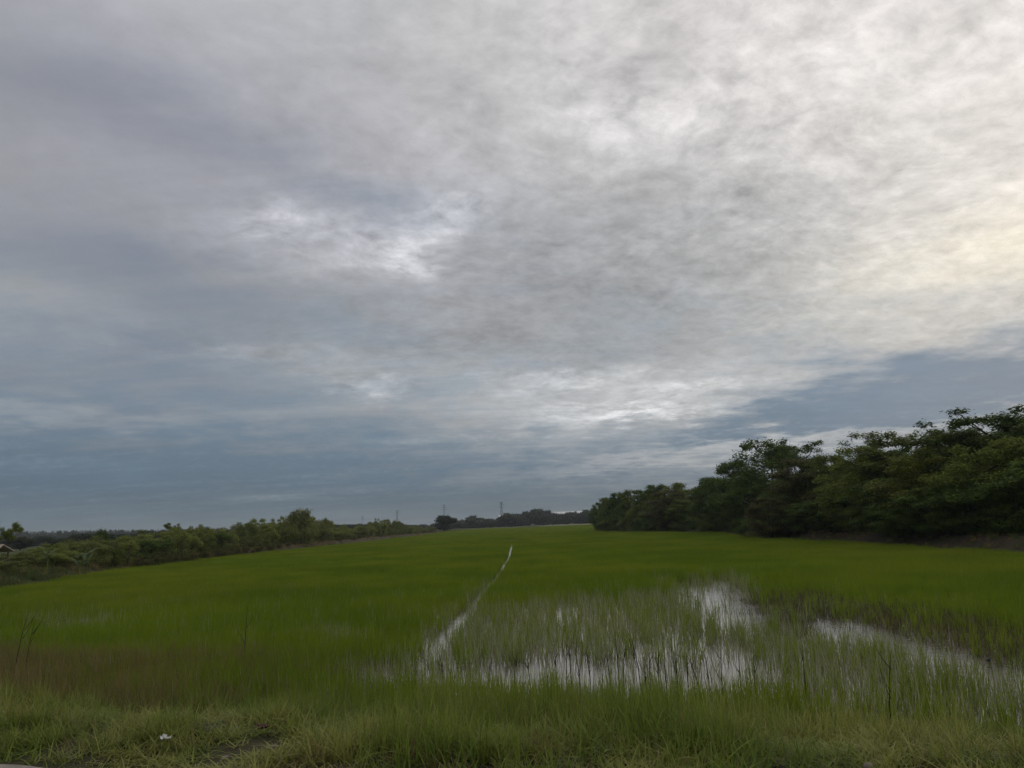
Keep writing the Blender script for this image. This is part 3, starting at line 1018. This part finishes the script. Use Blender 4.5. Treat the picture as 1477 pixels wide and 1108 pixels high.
# ---- the wood on the right: named trees first
GW = 'trees of the wood on the right bank'
GF = 'trees of the far end of the wood on the right'
stand('tall_tree', 'spiky', 1112, 630, 88, 95, label='tall dark spiky-topped tree rising above the left end of the near wood')
stand('tall_tree', 'feather_b', 1150, 634, 92, 90, label='dark spreading tree leaning right behind the tallest spiky one', cat='tree')
stand('olive_tree', 'olive', 1165, 657, 72, 105, label='olive-brown tree with rusty tips in front of the tall dark tree', cat='tree')
stand('olive_tree', 'olive', 1110, 715, 70, 62, label='low olive tree at the left corner of the near bank', cat='tree')
stand('dark_tree', 'dark_b', 1062, 664, 98, 75, label='dark round tree just left of the tallest spiky tree', cat='tree')
stand('dark_tree', 'dark_c', 1032, 688, 108, 70, label='dark tree stepping down left from the tall group', cat='tree')
stand('dark_tree', 'dark_a', 1085, 690, 90, 80, label='dark tree filling the corner below the tallest tree', cat='tree')
stand('feathery_tree', 'feather_a', 1300, 619, 58, 150, label='feathery tree with layered crown and sky gaps above the yellow-green one', cat='tree')
stand('feathery_tree', 'feather_b', 1440, 588, 50, 190, label='flat-topped feathery tree, highest in the wood, at the right end', cat='tree')
stand('yellow_tree', 'yellow', 1335, 655, 50, 115, label='yellow-green tree standing out of the dark wood near its right end', cat='tree')
stand('dark_tree', 'mid_b', 1205, 655, 70, 100, label='dull green tree between the olive tree and the first feathery one', cat='tree')
stand('dark_tree', 'mid_a', 1245, 655, 60, 115, label='green tree at the foot of the first feathery tree', cat='tree')
stand('green_tree', 'mid_b', 1378, 622, 52, 130, label='green rounded tree between the two feathery crowns', cat='tree')
stand('green_tree', 'mid_a', 1440, 632, 45, 150, label='broad green tree below the flat-topped feathery crown', cat='tree')
stand('green_tree', 'olive', 965, 704, 124, 62, label='lighter olive tree in the middle of the far group of trees', cat='tree')
for (u, vt, y_, k_, w_) in [(1215, 668, 76, 'dark_a', 90), (1260, 668, 74, 'dark_b', 90), (1290, 650, 66, 'dark_c', 110), (1330, 640, 62, 'dark_a', 110),
                            (1375, 640, 60, 'dark_b', 110), (1420, 625, 58, 'dark_c', 130), (1490, 600, 55, 'dark_a', 150), (1540, 600, 50, 'dark_c', 150),
                            (1180, 690, 74, 'dark_b', 80), (1140, 690, 80, 'dark_c', 90), (1275, 690, 54, 'dark_c', 110), (1310, 715, 50, 'dark_b', 100),
                            (1360, 700, 47, 'dark_a', 120), (1405, 690, 45, 'dark_c', 120), (1465, 680, 42.5, 'dark_b', 140), (1520, 660, 41, 'dark_a', 160),
                            (1235, 700, 60, 'mid_b', 90), (1195, 712, 64, 'dark_a', 80), (1160, 725, 68, 'dark_c', 70), (1600, 620, 48, 'mid_a', 180),
                            (1440, 700, 47, 'dark_a', 130), (1250, 640, 82, 'mid_b', 100)]:
    w = ('behind the olive tree' if u < 1200 else 'around the foot of the first feathery tree' if u < 1285 else 'round the yellow-green tree' if u < 1368
         else 'below the flat-topped feathery crown' if u < 1480 else 'cut by the right edge of the view')
    stand('wood_tree', k_, u, vt, y_, w_, label=('dark' if k_[0] == 'd' else 'dull green') + ' tree in the close wood ' + w + (', front' if vt > 670 else ', back'), group=GW)
for (u, vt, y_, k_, w_) in [(866, 724, 165, 'dark_b', 30), (880, 717, 158, 'mid_a', 40), (897, 710, 152, 'dark_a', 44), (915, 706, 146, 'mid_b', 50), (935, 705, 140, 'dark_c', 52),
                            (952, 698, 140, 'dark_b', 50), (975, 696, 136, 'mid_a', 48), (998, 704, 124, 'mid_b', 52), (1018, 700, 126, 'dark_a', 50), (925, 722, 138, 'mid_a', 40),
                            (985, 720, 120, 'mid_b', 50), (900, 728, 146, 'dark_b', 40), (945, 724, 130, 'dark_a', 44), (1002, 722, 118, 'dark_c', 36),
                            (1040, 700, 112, 'dark_b', 50), (1052, 712, 104, 'dark_a', 56), (1025, 718, 112, 'dark_c', 46), (873, 735, 156, 'dark_c', 26)]:
    stand('wood_tree', k_, u, vt, y_, w_, label=('dark' if k_[0] == 'd' else 'green') + ' round tree in the farther group ' + ('at its left tip' if u < 905 else 'left of the lighter olive tree' if u < 955 else 'right of the lighter olive tree' if u < 1010 else 'next to the tall group') + (', in front' if vt > 715 else ', behind'), group=GF)
GU = 'undergrowth below the wood on the right'
for i in range(34):
    u = 1092 + i * 13 + R_.uniform(-5, 5)
    y_ = 73 - (u - 1092) * 0.082 + R_.uniform(0, 3) + 1.2
    stand('shrub', R_.choice(['bush_d', 'bush_e', 'bush_d', 'bush_a']), u, R_.uniform(742, 757), y_, R_.uniform(42, 66), cat='shrub',
          label='dark shrub in the shade ' + ('under the olive trees' if u < 1190 else 'under the first feathery tree' if u < 1300 else 'under the yellow-green tree' if u < 1380 else 'under the flat-topped feathery tree'), group=GU)
for i in range(16):
    u = 868 + i * 11 + R_.uniform(-3, 3)
    y_ = 150 - (u - 868) * 0.27 if u < 1005 else 106
    stand('shrub', R_.choice(['bush_d', 'bush_e']), u, R_.uniform(738, 748), y_, R_.uniform(22, 32), cat='shrub',
          label='low shrub at the foot of the farther trees ' + ('near their left tip' if u < 920 else 'below the lighter olive tree' if u < 985 else 'by the gap before the tall group'), group=GU + ', far end')

# ---- scrub on the left bank
def left_depth(u):
    return float(np.interp(u, [-60, 0, 100, 200, 300, 400, 500, 560, 610, 650], [40, 45, 51, 61, 76, 100, 138, 185, 240, 330]))


GS = 'scrub along the left bank'


def left_place(u, row):
    for lim, w in ((30, 'beside the small hut'), (95, 'between the hut and the pale broad-leaved plants'), (165, 'behind the pale broad-leaved plants'),
                   (225, 'left of the flat-topped little tree'), (300, 'under the flat-topped little tree'), (385, 'left of the highest round-topped tree'),
                   (470, 'at the foot of the highest round-topped tree'), (545, 'right of the highest round-topped tree'), (595, 'below the faint masts')):
        if u < lim:
            break
    else:
        w = 'near the far end of the bank'
    return w + (', front row', ', middle row', ', back row')[row]



stand('round_tree', 'bush_a', 436, 733, 112, 52, label='highest round-topped tree in the scrub along the left bank', cat='tree')
stand('round_tree', 'far_a', 641, 744, 300, 30, label='dark round tree at the far end of the left scrub, below a mast', cat='tree')
stand('round_tree', 'bush_d', 147, 761, 84, 19, label='small dark dome of a tree over the left scrub', cat='tree')
stand('lone_tree', 'lone', 12, 752, 52, 30, label='small palm-like tree on a bare thin trunk at the left edge', cat='tree')
stand('flat_tree', 'lone', 249, 753, 92, 20, label='flat-topped little tree poking above the left scrub', cat='tree')
sil = [(-40, 800), (20, 801), (60, 784), (95, 778), (120, 782), (150, 771), (175, 776), (200, 765), (225, 772), (250, 759), (270, 759), (295, 758),
       (320, 766), (342, 755), (365, 750), (388, 747), (405, 750), (425, 742), (447, 742), (465, 748), (485, 757), (505, 761), (525, 756), (545, 750),
       (562, 752), (590, 758), (612, 761), (630, 759)]
su_, sv_ = zip(*sil)
i = 0
u = -70.0
while u < 628:
    y_ = left_depth(u)
    step = 1.55 * FPX / y_ * R_.uniform(0.75, 1.1)
    for row in range(3):
        uu_ = u + R_.uniform(-0.3, 0.3) * step
        yy_ = y_ * (1.045 + 0.10 * row) + R_.uniform(-0.5, 0.5) + 1.0
        vt = float(np.interp(uu_, su_, sv_)) + (2 - row) * R_.uniform(1.5, 6.0) * min(1.0, 60 / y_ + 0.25) + R_.uniform(-4, 1.2)
        kd = R_.choice(['bush_a', 'bush_b', 'bush_c', 'bush_e', 'bush_b'] if row else ['bush_a', 'bush_c', 'bush_d', 'bush_e', 'bush_b'])
        if y_ > 90:
            kd = R_.choice(['bush_a', 'bush_c', 'bush_e', 'bush_b', 'bush_c'])
        lab = {'bush_a': 'rounded green bush ', 'bush_b': 'upright green bush ',
               'bush_c': 'bright green bush ', 'bush_d': 'dark green bush ',
               'bush_e': 'layered green bush '}[kd]
        stand('bush', kd, uu_, vt, yy_, step * R_.uniform(1.5, 2.2), cat='bush', label=lab + left_place(uu_, row), group=GS)
        i += 1
    u += step
print('scrub', i)
for u in list(range(205, 640, 15)):
    y_ = left_depth(u) - 1.0
    if y_ > 0:
        stand('dry_bush', 'bush_dry', u + R_.uniform(-5, 5), 783.5 - 0.0388 * u + (2.4 - 1.2) * FPX / y_ * R_.uniform(0.9, 1.15), y_ - R_.uniform(0, 1.5),
              1.6 * FPX / y_, cat='bush', label='low brownish bush ' + left_place(u, 0).replace(', front row', ', at the field edge'), group='low dry bushes along the left bank')

# ---- trees at the horizon
GH = 'trees along the horizon'
hs = [(560, 757), (590, 757), (615, 757), (650, 752), (665, 750), (680, 744), (700, 748), (715, 747), (735, 740), (750, 742), (765, 736), (780, 735), (795, 740),
      (812, 743), (828, 737), (842, 740), (852, 733), (870, 733)]
hu, hv = zip(*hs)
u = 545.0
while u < 880:
    for row in range(2):
        y_ = 520 + row * 60 + R_.uniform(-20, 20)
        vt = float(np.interp(u, hu, hv)) + (1 - row) * R_.uniform(1, 5) + R_.uniform(-0.8, 1.5)
        stand('horizon_tree', R_.choice(['far_a', 'far_b', 'far_c']), u + R_.uniform(-3, 3), vt, y_, R_.uniform(15, 24),
              label='dark distant tree on the horizon ' + ('left of the tallest mast' if u < 700 else 'under the tallest mast' if u < 745 else 'between the tallest mast and the long shed' if u < 795 else 'before the long white-roofed shed') + (', front', ', behind')[row], group=GH)
    u += R_.uniform(7, 10)
for k in range(46):
    u = -60 + k * 13 + R_.uniform(-5, 5)
    y_ = R_.uniform(150, 330) + max(0, u - 200) * 0.5
    stand('distant_tree', R_.choice(['far_a', 'far_c', 'far_b']), u, 783.5 - 0.0388 * u - R_.uniform(3, 9), y_, R_.uniform(22, 40),
          label='dull green tree beyond the scrub ' + ('above the small hut' if u < 60 else 'left of the small dark dome tree' if u < 150 else 'right of the small dark dome tree' if u < 235 else 'behind the flat-topped little tree' if u < 330 else 'behind the highest round-topped tree' if u < 460 else 'near the faint masts'), group='trees in the flat land behind the left scrub')
# far wood at the left, one mass of pointed crowns
vs, fs, at = [], [], []
off = 0
g = np.random.default_rng(77)
for k in range(520):
    u = g.uniform(-60, 330)
    y_ = g.uniform(640, 760)
    x, _ = place(u, y_)
    top = top_z(u, 768 - 0.012 * u + g.uniform(-2.5, 2.5), y_)
    w_ = g.uniform(1.6, 3.2)
    V, F, lv = crown_leaves([(x, y_, 1.0 + (top - 1.0) * q, w_ * (1.15 - q), (top / 6.5)) for q in (0.12, 0.35, 0.58, 0.82)], 4, 5, 0.55, g)
    vs.append(V); fs.append(F + off); at.append(lv); off += len(V)
tag(link(bpy.data.objects.new('far_wood', np_mesh('far_wood', np.concatenate(vs), np.concatenate(fs), M_far, {'leaf': ('FACE', np.concatenate(at))}))),
    'blue-dark far-off wood with pointed tops behind the left scrub', kind='stuff')


# ================================================================== masts on the horizon
def bar(a, b, w):
    return tube([a, b], [w, w], 4)


def mast(u, vtop, y, label):
    x, _ = place(u, y)
    H = top_z(u, vtop, y) - 0.4
    e = link(bpy.data.objects.new('lattice_mast', None))
    e.location = (x, y, 0.4)
    e.rotation_euler = (0, 0, R_.uniform(-0.3, 0.3))
    lw = 0.075
    wid = lambda q: 1.7 * (1 - q) ** 1.3 + 0.35
    cn = [(-1, -1), (1, -1), (1, 1), (-1, 1)]
    lv = [0, .2, .38, .54, .68, .8, .9, 1.0]
    for s_ in cn:
        V, F = tube([(s_[0] * wid(q), s_[1] * wid(q), q * H) for q in lv], [lw * 1.4] * len(lv), 4)
        link(bpy.data.objects.new('leg', np_mesh('leg', V, F, M_steel)), e)
    br = []
    for q0, q1 in zip(lv[:-1], lv[1:]):
        for k in range(4):
            a_, b_ = cn[k], cn[(k + 1) % 4]
            p0 = (a_[0] * wid(q0), a_[1] * wid(q0), q0 * H); p1 = (b_[0] * wid(q1), b_[1] * wid(q1), q1 * H)
            p2 = (b_[0] * wid(q0), b_[1] * wid(q0), q0 * H); p3 = (a_[0] * wid(q1), a_[1] * wid(q1), q1 * H)
            br += [bar(p0, p1, lw * .7), bar(p2, p3, lw * .7), bar(p3, p1, lw * .7)]
    V, F = join(br)
    link(bpy.data.objects.new('bracing', np_mesh('bracing', V, F, M_steel)), e)
    for q, l_ in ((0.78, 3.6), (0.88, 3.0), (0.97, 2.3)):
        V, F = join([bar((-l_, 0, q * H), (l_, 0, q * H), lw), bar((-l_, 0, q * H), (0, 0, q * H + 1.0), lw * .7), bar((l_, 0, q * H), (0, 0, q * H + 1.0), lw * .7)])
        link(bpy.data.objects.new('crossarm', np_mesh('crossarm', V, F, M_steel)), e)
    return tag(e, label, 'mast', 'masts on the horizon')


mast(724, 724, 880, 'grey lattice mast on the horizon, tallest, nearest the middle of the field')
mast(641, 728, 900, 'grey lattice mast right above the dark round tree at the scrub end')
mast(573, 736, 1080, 'faint lattice mast behind the end of the left scrub')
mast(523, 744, 1300, 'faintest and smallest lattice mast over the left scrub')


# ================================================================== buildings far off
def box(x0, x1, y0, y1, z0, z1):
    V = [(x0, y0, z0), (x1, y0, z0), (x1, y1, z0), (x0, y1, z0), (x0, y0, z1), (x1, y0, z1), (x1, y1, z1), (x0, y1, z1)]
    F = [(0, 3, 2, 1), (4, 5, 6, 7), (0, 1, 5, 4), (1, 2, 6, 5), (2, 3, 7, 6), (3, 0, 4, 7)]
    return V, F


def shed(name, u0, u1, vt, vb, y, label):
    x0, x1 = place(u0, y)[0], place(u1, y)[0]
    zt, zb = top_z((u0 + u1) / 2, vt, y), top_z((u0 + u1) / 2, vb, y)
    e = link(bpy.data.objects.new(name, None)); e.location = ((x0 + x1) / 2, y, 0.2)
    w = (x1 - x0) / 2
    V, F = box(-w + 0.5, w - 0.5, 0, 24, 0, zb - 0.2)
    link(bpy.data.objects.new('wall', np_mesh('wall', V, F, plain('shed_wall', (0.5, 0.5, 0.48)))), e)
    V = [(-w, -0.6, zb - 0.2), (w, -0.6, zb - 0.2), (w, 12, zt - 0.2), (-w, 12, zt - 0.2), (w, 24.6, zb - 0.2), (-w, 24.6, zb - 0.2),
         (-w, -0.6, zb - 0.4), (w, -0.6, zb - 0.4), (w, 12, zt - 0.4), (-w, 12, zt - 0.4), (w, 24.6, zb - 0.4), (-w, 24.6, zb - 0.4)]
    F = [(0, 1, 2, 3), (3, 2, 4, 5), (7, 6, 9, 8), (8, 9, 11, 10), (6, 7, 1, 0), (4, 10, 11, 5)]
    link(bpy.data.objects.new('roof', np_mesh('roof', V, F, plain('white_sheet_roof', (0.80, 0.80, 0.78), 0.5, (0.74, 0.74, 0.72)))), e)
    return tag(e, label, 'building')


shed('long_shed', 800, 862, 737.2, 741.0, 640, 'long white-roofed shed behind the horizon trees beside the wood')
shed('small_shed', 719, 729, 743.0, 746.0, 610, 'small white-roofed shed behind the horizon trees under the tallest mast')

# small open hut at the left edge
x, y = place(-8, 50)
hut = link(bpy.data.objects.new('field_hut', None))
hz_ = float(land_z(np.array([x]), np.array([y]))[0])
hut.location = (x, y, hz_)
M_thatch = plain('grey_thatch', (0.46, 0.40, 0.32), 0.95, (0.30, 0.25, 0.19), 6.0, 0.6)
M_wood = plain('grey_wood', (0.22, 0.19, 0.15), 0.9, (0.13, 0.11, 0.09), 5.0, 0.4)
rt = top_z(4, 785, 50) - hz_
ev = top_z(4, 795, 50) - hz_
V = [(-1.0, -0.9, ev), (0.75, -0.9, ev), (0.6, 0, rt), (-0.9, 0, rt), (0.75, 0.9, ev), (-1.0, 0.9, ev)]
V += [(a, b, c_ - 0.07) for a, b, c_ in V]
F = [(0, 1, 2, 3), (3, 2, 4, 5), (7, 6, 9, 8), (8, 9, 11, 10), (6, 7, 1, 0), (4, 10, 11, 5), (1, 7, 8, 2), (0, 3, 9, 6), (2, 8, 10, 4), (3, 5, 11, 9)]
link(bpy.data.objects.new('roof', np_mesh('roof', V, F, M_thatch)), hut)
for a, b in ((-0.8, -0.7), (0.5, -0.7), (-0.8, 0.7), (0.5, 0.7), (0.15, -0.7)):
    V, F = tube([(a, b, -0.2), (a, b, ev - 0.02)], [0.05, 0.045], 7)
    link(bpy.data.objects.new('post', np_mesh('post', V, F, M_wood)), hut)
V, F = box(-0.85, 0.55, -0.75, 0.75, ev - 0.62, ev - 0.55)
link(bpy.data.objects.new('platform', np_mesh('platform', V, F, M_wood)), hut)
tag(hut, 'small open hut with pale roof on posts in the left scrub', 'hut')

# pale broad-leaved plants standing in the left scrub
def leaf_plant(u, vtop, y_, label):
    x, y = place(u, y_)
    z = float(land_z(np.array([x]), np.array([y]))[0])
    H = top_z(u, vtop, y) - z
    e = link(bpy.data.objects.new('broadleaf_plant', None)); e.location = (x, y, z)
    V, F = tube([(0, 0, -0.1), (0.03, 0, H * 0.45), (0.0, 0.02, H * 0.7)], [0.05, 0.04, 0.03], 6)
    link(bpy.data.objects.new('stem', np_mesh('stem', V, F, M_shrubl, smooth=True)), e)
    g = np.random.default_rng(int(u))
    for k in range(9):
        V, F = ribbons(np.array([[0, 0, H * g.uniform(0.35, 0.7)]]), np.array([H * g.uniform(0.35, 0.55)]), np.array([H * 0.13]),
                       np.array([g.uniform(0.2, 0.7)]), np.array([g.uniform(0.8, 1.6)]), np.array([k * 2.4 + g.uniform(0, 1)]), 5)
        link(bpy.data.objects.new('leaf', np_mesh('leaf', V, F, M_leafpale)), e)
    return tag(e, label, 'plant', 'pale broad-leaved plants in the left scrub')


M_leafpale = leafy('broad_leaf', (0.10, 0.14, 0.05), (0.20, 0.24, 0.10), None, 0, transl=0.35, scale=0.8, island=None)
leaf_plant(127, 783, 48.5, 'pale broad-leaved plant in front of the scrub below the small dark dome tree')
leaf_plant(117, 790, 47.5, 'lower pale broad-leaved plant beside the taller one in front of the left scrub')
leaf_plant(70, 782, 49, 'thin pale plant rising from the scrub right of the hut')

# ================================================================== dark stalks standing in the pool
def dead_weed(u, v, hpx, label, seed):
    x, y = gp(u, v, 0.0)
    g = np.random.default_rng(seed)
    H = hpx * y / FPX
    lx, ly = g.normal(0, 0.10) * H, g.normal(0, 0.06) * H
    path = [(0, 0, -0.15), (lx * .2, ly * .2, H * .35), (lx * .55, ly * .5, H * .7), (lx, ly, H)]
    parts = [tube(path, [0.008, 0.007, 0.005, 0.002], 5)]
    e = link(bpy.data.objects.new('dead_weed', None)); e.location = (x, y, 0)
    V, F = join(parts)
    link(bpy.data.objects.new('stem', np_mesh('stem', V, F, M_stem)), e)
    for k in range(g.integers(2, 6)):
        q = g.uniform(0.25, 0.8)
        a_ = g.uniform(0, 6.28); l_ = H * g.uniform(0.2, 0.45)
        s0 = Vector((lx * q, ly * q, H * q))
        s1 = s0 + Vector((math.cos(a_) * l_ * .45, math.sin(a_) * l_ * .45, l_ * .8))
        V, F = tube([s0, s0.lerp(s1, .5) + Vector((0, 0, -0.02)), s1], [0.005, 0.004, 0.0015], 4)
        link(bpy.data.objects.new('twig', np_mesh('twig', V, F, M_stem)), e)
    return tag(e, label, 'weed', 'dark dead weeds standing in the pool')


spots = [(803, 985, 44), (818, 1000, 66), (824, 990, 58), (838, 1003, 60), (852, 985, 40), (868, 995, 46), (880, 985, 38), (895, 1008, 92), (899, 990, 52), (925, 992, 70),
         (932, 1000, 44), (939, 1008, 60), (950, 985, 42), (962, 1000, 50), (978, 990, 46), (992, 985, 36), (1010, 1003, 54), (1024, 995, 48), (1042, 1000, 56), (705, 990, 34),
         (742, 985, 38), (765, 995, 42), (1068, 990, 46), (1090, 1002, 50), (640, 985, 36), (600, 990, 34), (1285, 1060, 110), (1165, 1030, 90)]
for k, (u, v, h_) in enumerate(spots):
    lab = ('short ' if h_ < 45 else 'thin ') + 'dark dead weed in the ' + ('left half' if u < 790 else 'middle' if u < 960 else 'right half') + ' of the pool in front'
    if (u, v) == (895, 1008): lab = 'tallest forked dead weed in front of the pool'
    if (u, v) == (1285, 1060): lab = 'tall thin dark stalk in the grass in front of the right-hand water'
    if (u, v) == (1165, 1030): lab = 'lone dark stalk at the water edge right of the pool'
    dead_weed(u, v, h_, lab, 300 + k)
# leaning tall weeds at the left edge
for k, (u, v, h_, lab) in enumerate([(18, 990, 100, 'tall leaning dark weed at the left edge of the field'), (34, 985, 84, 'curved dark weed just right of the leaning one at the left edge'),
                                     (352, 955, 75, 'dark upright weed alone in the green rice on the left')]):
    dead_weed(u, v, h_, lab, 340 + k)

# ================================================================== small things on the shoulder
def lump(name, u, v, z, sx, sy, sz, mat, label, cat, seed=0, jag=0.25, sub=3):
    bm_ = bmesh.new()
    bmesh.ops.create_icosphere(bm_, subdivisions=sub, radius=1.0)
    g = np.random.default_rng(seed)
    ph = g.uniform(0, 6.28, 6)
    for q in bm_.verts:
        c_ = q.co
        f_ = 1 + jag * (math.sin(c_.x * 3 + ph[0]) * math.cos(c_.y * 2.6 + ph[1]) + 0.6 * math.sin(c_.z * 4 + c_.x * 3 + ph[2]))
        q.co = Vector((c_.x * sx * f_, c_.y * sy * f_, c_.z * sz * f_))
    me = bpy.data.meshes.new(name); bm_.to_mesh(me); bm_.free()
    me.materials.append(mat)
    o_ = link(bpy.data.objects.new(name, me))
    x, y = gp(u, v, z)
    o_.location = (x, y, z)
    o_.rotation_euler = (0, 0, g.uniform(0, 3))
    return tag(o_, label, cat)


M_stone = plain('stone', (0.30, 0.24, 0.20), 0.9, (0.20, 0.16, 0.13), 20.0, 0.5)
lump('stone', 1252, 1106, 0.60, 0.045, 0.04, 0.03, M_stone, 'pale stone at the bottom edge of the grass on the right', 'stone', 1, 0.1)
lump('stone', 393, 1078, 0.60, 0.05, 0.035, 0.02, M_stone, 'flat grey stone at the top of the bare earth patch', 'stone', 2, 0.15)
lump('stone', 325, 1093, 0.60, 0.035, 0.03, 0.016, M_stone, 'small pale stone lying on the bare earth patch', 'stone', 3, 0.15)
lump('stone', 100, 1094, 0.60, 0.03, 0.02, 0.015, M_stone, 'small pale pebble by the end of the concrete road edge', 'stone', 4, 0.15)


def crumpled(name, u, v, z, w, d_, h_, mat, label, cat, seed, n=12):
    """a thin crumpled sheet with edges that turn up"""
    g = np.random.default_rng(seed)
    V, F = [], []
    ph = g.uniform(0, 6.28, 6)
    for i in range(n):
        for j in range(n):
            a, b_ = i / (n - 1) - 0.5, j / (n - 1) - 0.5
            r_ = 0.75 + 0.3 * math.sin(3 * math.atan2(b_, a) + ph[0]) + 0.12 * math.sin(7 * math.atan2(b_, a) + ph[1])
            hh = abs(math.sin(a * 8 + ph[2] + b_ * 4)) * 0.5 + abs(math.sin(b_ * 10 + ph[3] - a * 5)) * 0.5 + 1.2 * (a * a + b_ * b_)
            V.append((a * w * r_, b_ * d_ * r_, hh * h_ + g.uniform(0, 0.15) * h_))
    for i in range(n - 1):
        for j in range(n - 1):
            k = i * n + j
            F.append((k, k + n, k + n + 1, k + 1))
    me = np_mesh(name, V, F, mat)
    o_ = link(bpy.data.objects.new(name, me))
    so_ = o_.modifiers.new('sheet', 'SOLIDIFY'); so_.thickness = 0.0015
    x, y = gp(u, v, z)
    o_.location = (x, y, z)
    o_.rotation_euler = (0.25, 0.1, g.uniform(0, 3))
    return tag(o_, label, cat)


def lz(u, v):
    z = 0.5
    for _ in range(6):
        x, y = gp(u, v, z)
        z = float(land_z(np.array([x]), np.array([y]))[0])
    return z


crumpled('paper_scrap', 236, 1069, lz(236, 1069) + 0.08, 0.13, 0.08, 0.03, M_white, 'crumpled white paper scrap lying in the grass by the road', 'litter', 5)
M_brownleaf = leafy('dead_leaf', (0.13, 0.075, 0.05), (0.22, 0.13, 0.085), None, 0, transl=0.15, scale=5, island=None)
crumpled('dead_leaf', 377, 1053, lz(377, 1053) + 0.09, 0.12, 0.10, 0.04, M_brownleaf, 'reddish-brown curled dead leaf caught in the verge grass', 'leaf', 8)
crumpled('dead_leaf', 107, 1046, lz(107, 1046) + 0.05, 0.10, 0.07, 0.02, M_brownleaf, 'dark brown dead leaf in the grass near the left edge', 'leaf', 9)

# small dark bird at the water's edge on the right
bx_, by_ = gp(1427, 958, 0.0)
bird = link(bpy.data.objects.new('bird', None))
bird.location = (bx_, by_, 0.0)
bird.scale = (0.55, 0.55, 0.55)
bird.rotation_euler = (0, 0, 0.2)
M_black = plain('black_feathers', (0.012, 0.012, 0.014), 0.6, (0.02, 0.02, 0.022), 20.0)
M_whitef = plain('white_feathers', (0.6, 0.6, 0.58), 0.7)
M_beak = plain('beak', (0.25, 0.16, 0.05), 0.5)


def loft(sections, sides=12):
    """rings (x, z, radius_y, radius_z) along the body, joined and closed"""
    V, F = [], []
    for (x_, z_, ry_, rz_) in sections:
        for k in range(sides):
            th = 2 * math.pi * k / sides
            V.append((x_, ry_ * math.cos(th), z_ + rz_ * math.sin(th)))
    m_ = len(sections)
    for i in range(m_ - 1):
        for k in range(sides):
            k2 = (k + 1) % sides
            F.append((i * sides + k, i * sides + k2, (i + 1) * sides + k2, (i + 1) * sides + k))
    return V, F


V, F = loft([(-0.105, 0.085, 0.004, 0.003), (-0.08, 0.09, 0.012, 0.006), (-0.05, 0.10, 0.022, 0.018), (-0.01, 0.105, 0.034, 0.032), (0.03, 0.115, 0.034, 0.034),
             (0.055, 0.135, 0.024, 0.026), (0.066, 0.155, 0.018, 0.019), (0.078, 0.168, 0.019, 0.019), (0.092, 0.168, 0.014, 0.013), (0.099, 0.166, 0.004, 0.004)])
link(bpy.data.objects.new('body', np_mesh('body', V, F, M_black, smooth=True)), bird)
V, F = loft([(0.0, 0.082, 0.014, 0.012), (0.03, 0.088, 0.024, 0.018), (0.055, 0.112, 0.019, 0.018), (0.064, 0.128, 0.008, 0.010)])
link(bpy.data.objects.new('breast', np_mesh('breast', [(a + 0.008, b_, c_) for a, b_, c_ in V], F, M_whitef, smooth=True)), bird)
V, F = tube([(0.097, 0, 0.166), (0.120, 0, 0.162)], [0.004, 0.001], 6)
link(bpy.data.objects.new('beak', np_mesh('beak', V, F, M_beak)), bird)
for s_ in (-1, 1):
    V, F = tube([(0.0, s_ * 0.014, 0.085), (-0.008, s_ * 0.015, 0.04), (0.004, s_ * 0.016, -0.02)], [0.004, 0.0025, 0.0025], 6)
    link(bpy.data.objects.new('leg', np_mesh('leg', V, F, M_beak)), bird)
    V, F = loft([(-0.09, 0.098, 0.003, 0.004), (-0.05, 0.105, 0.006, 0.016), (0.0, 0.112, 0.007, 0.022), (0.03, 0.118, 0.005, 0.014), (0.04, 0.12, 0.001, 0.003)], 8)
    link(bpy.data.objects.new('wing', np_mesh('wing', [(a, b_ + s_ * 0.030, c_) for a, b_, c_ in V], F, M_black, smooth=True)), bird)
tag(bird, 'small black bird with white breast at the edge of the right-hand water', 'bird')

# floating leaves on the shaded water at the right
n = 1500
x, y = spread(2, 26, 12, 26, 6)
u, v = to_px(x, y, np.zeros_like(x))
keep = rng.random(len(x)) < ell(u, v, 1300, 905, 260, 50, 6) * 0.35
x, y = x[keep], y[keep]; n = len(x)
a = rng.uniform(0, 6.28, n); s_ = rng.uniform(0.02, 0.07, n); t_ = rng.uniform(0.1, 0.22, n)
ca, sa = np.cos(a), np.sin(a)
z_ = np.full(n, 0.006)
V = np.stack([np.stack([x - ca * t_, y - sa * t_, z_], -1), np.stack([x + sa * s_ * .3, y - ca * s_ * .3, z_ + 0.004], -1),
              np.stack([x + ca * t_, y + sa * t_, z_], -1), np.stack([x - sa * s_ * .3, y + ca * s_ * .3, z_ + 0.004], -1)], 1).reshape(-1, 3)
tag(link(bpy.data.objects.new('floating_leaves', np_mesh('floating_leaves', V, np.arange(len(V)).reshape(-1, 4), M_rice_pale, {'leaf': ('FACE', rng.random(n))}))),
    'pale leaves floating on the shaded water on the right', kind='stuff')

# ================================================================== air
HZ = True
if HZ:
    V, F = box(-4300, 4300, -30, 4300, -1.4, 36)
    me = np_mesh('haze', V, F)
    m, t, o = material('haze')
    pv = t.nodes.new('ShaderNodeVolumePrincipled')
    pv.inputs['Color'].default_value = (0.86, 0.90, 0.94, 1)
    pv.inputs['Density'].default_value = 0.00024
    t.links.new(pv.outputs[0], o.inputs['Volume'])
    me.materials.append(m)
    tag(link(bpy.data.objects.new('haze', me)), kind='stuff')
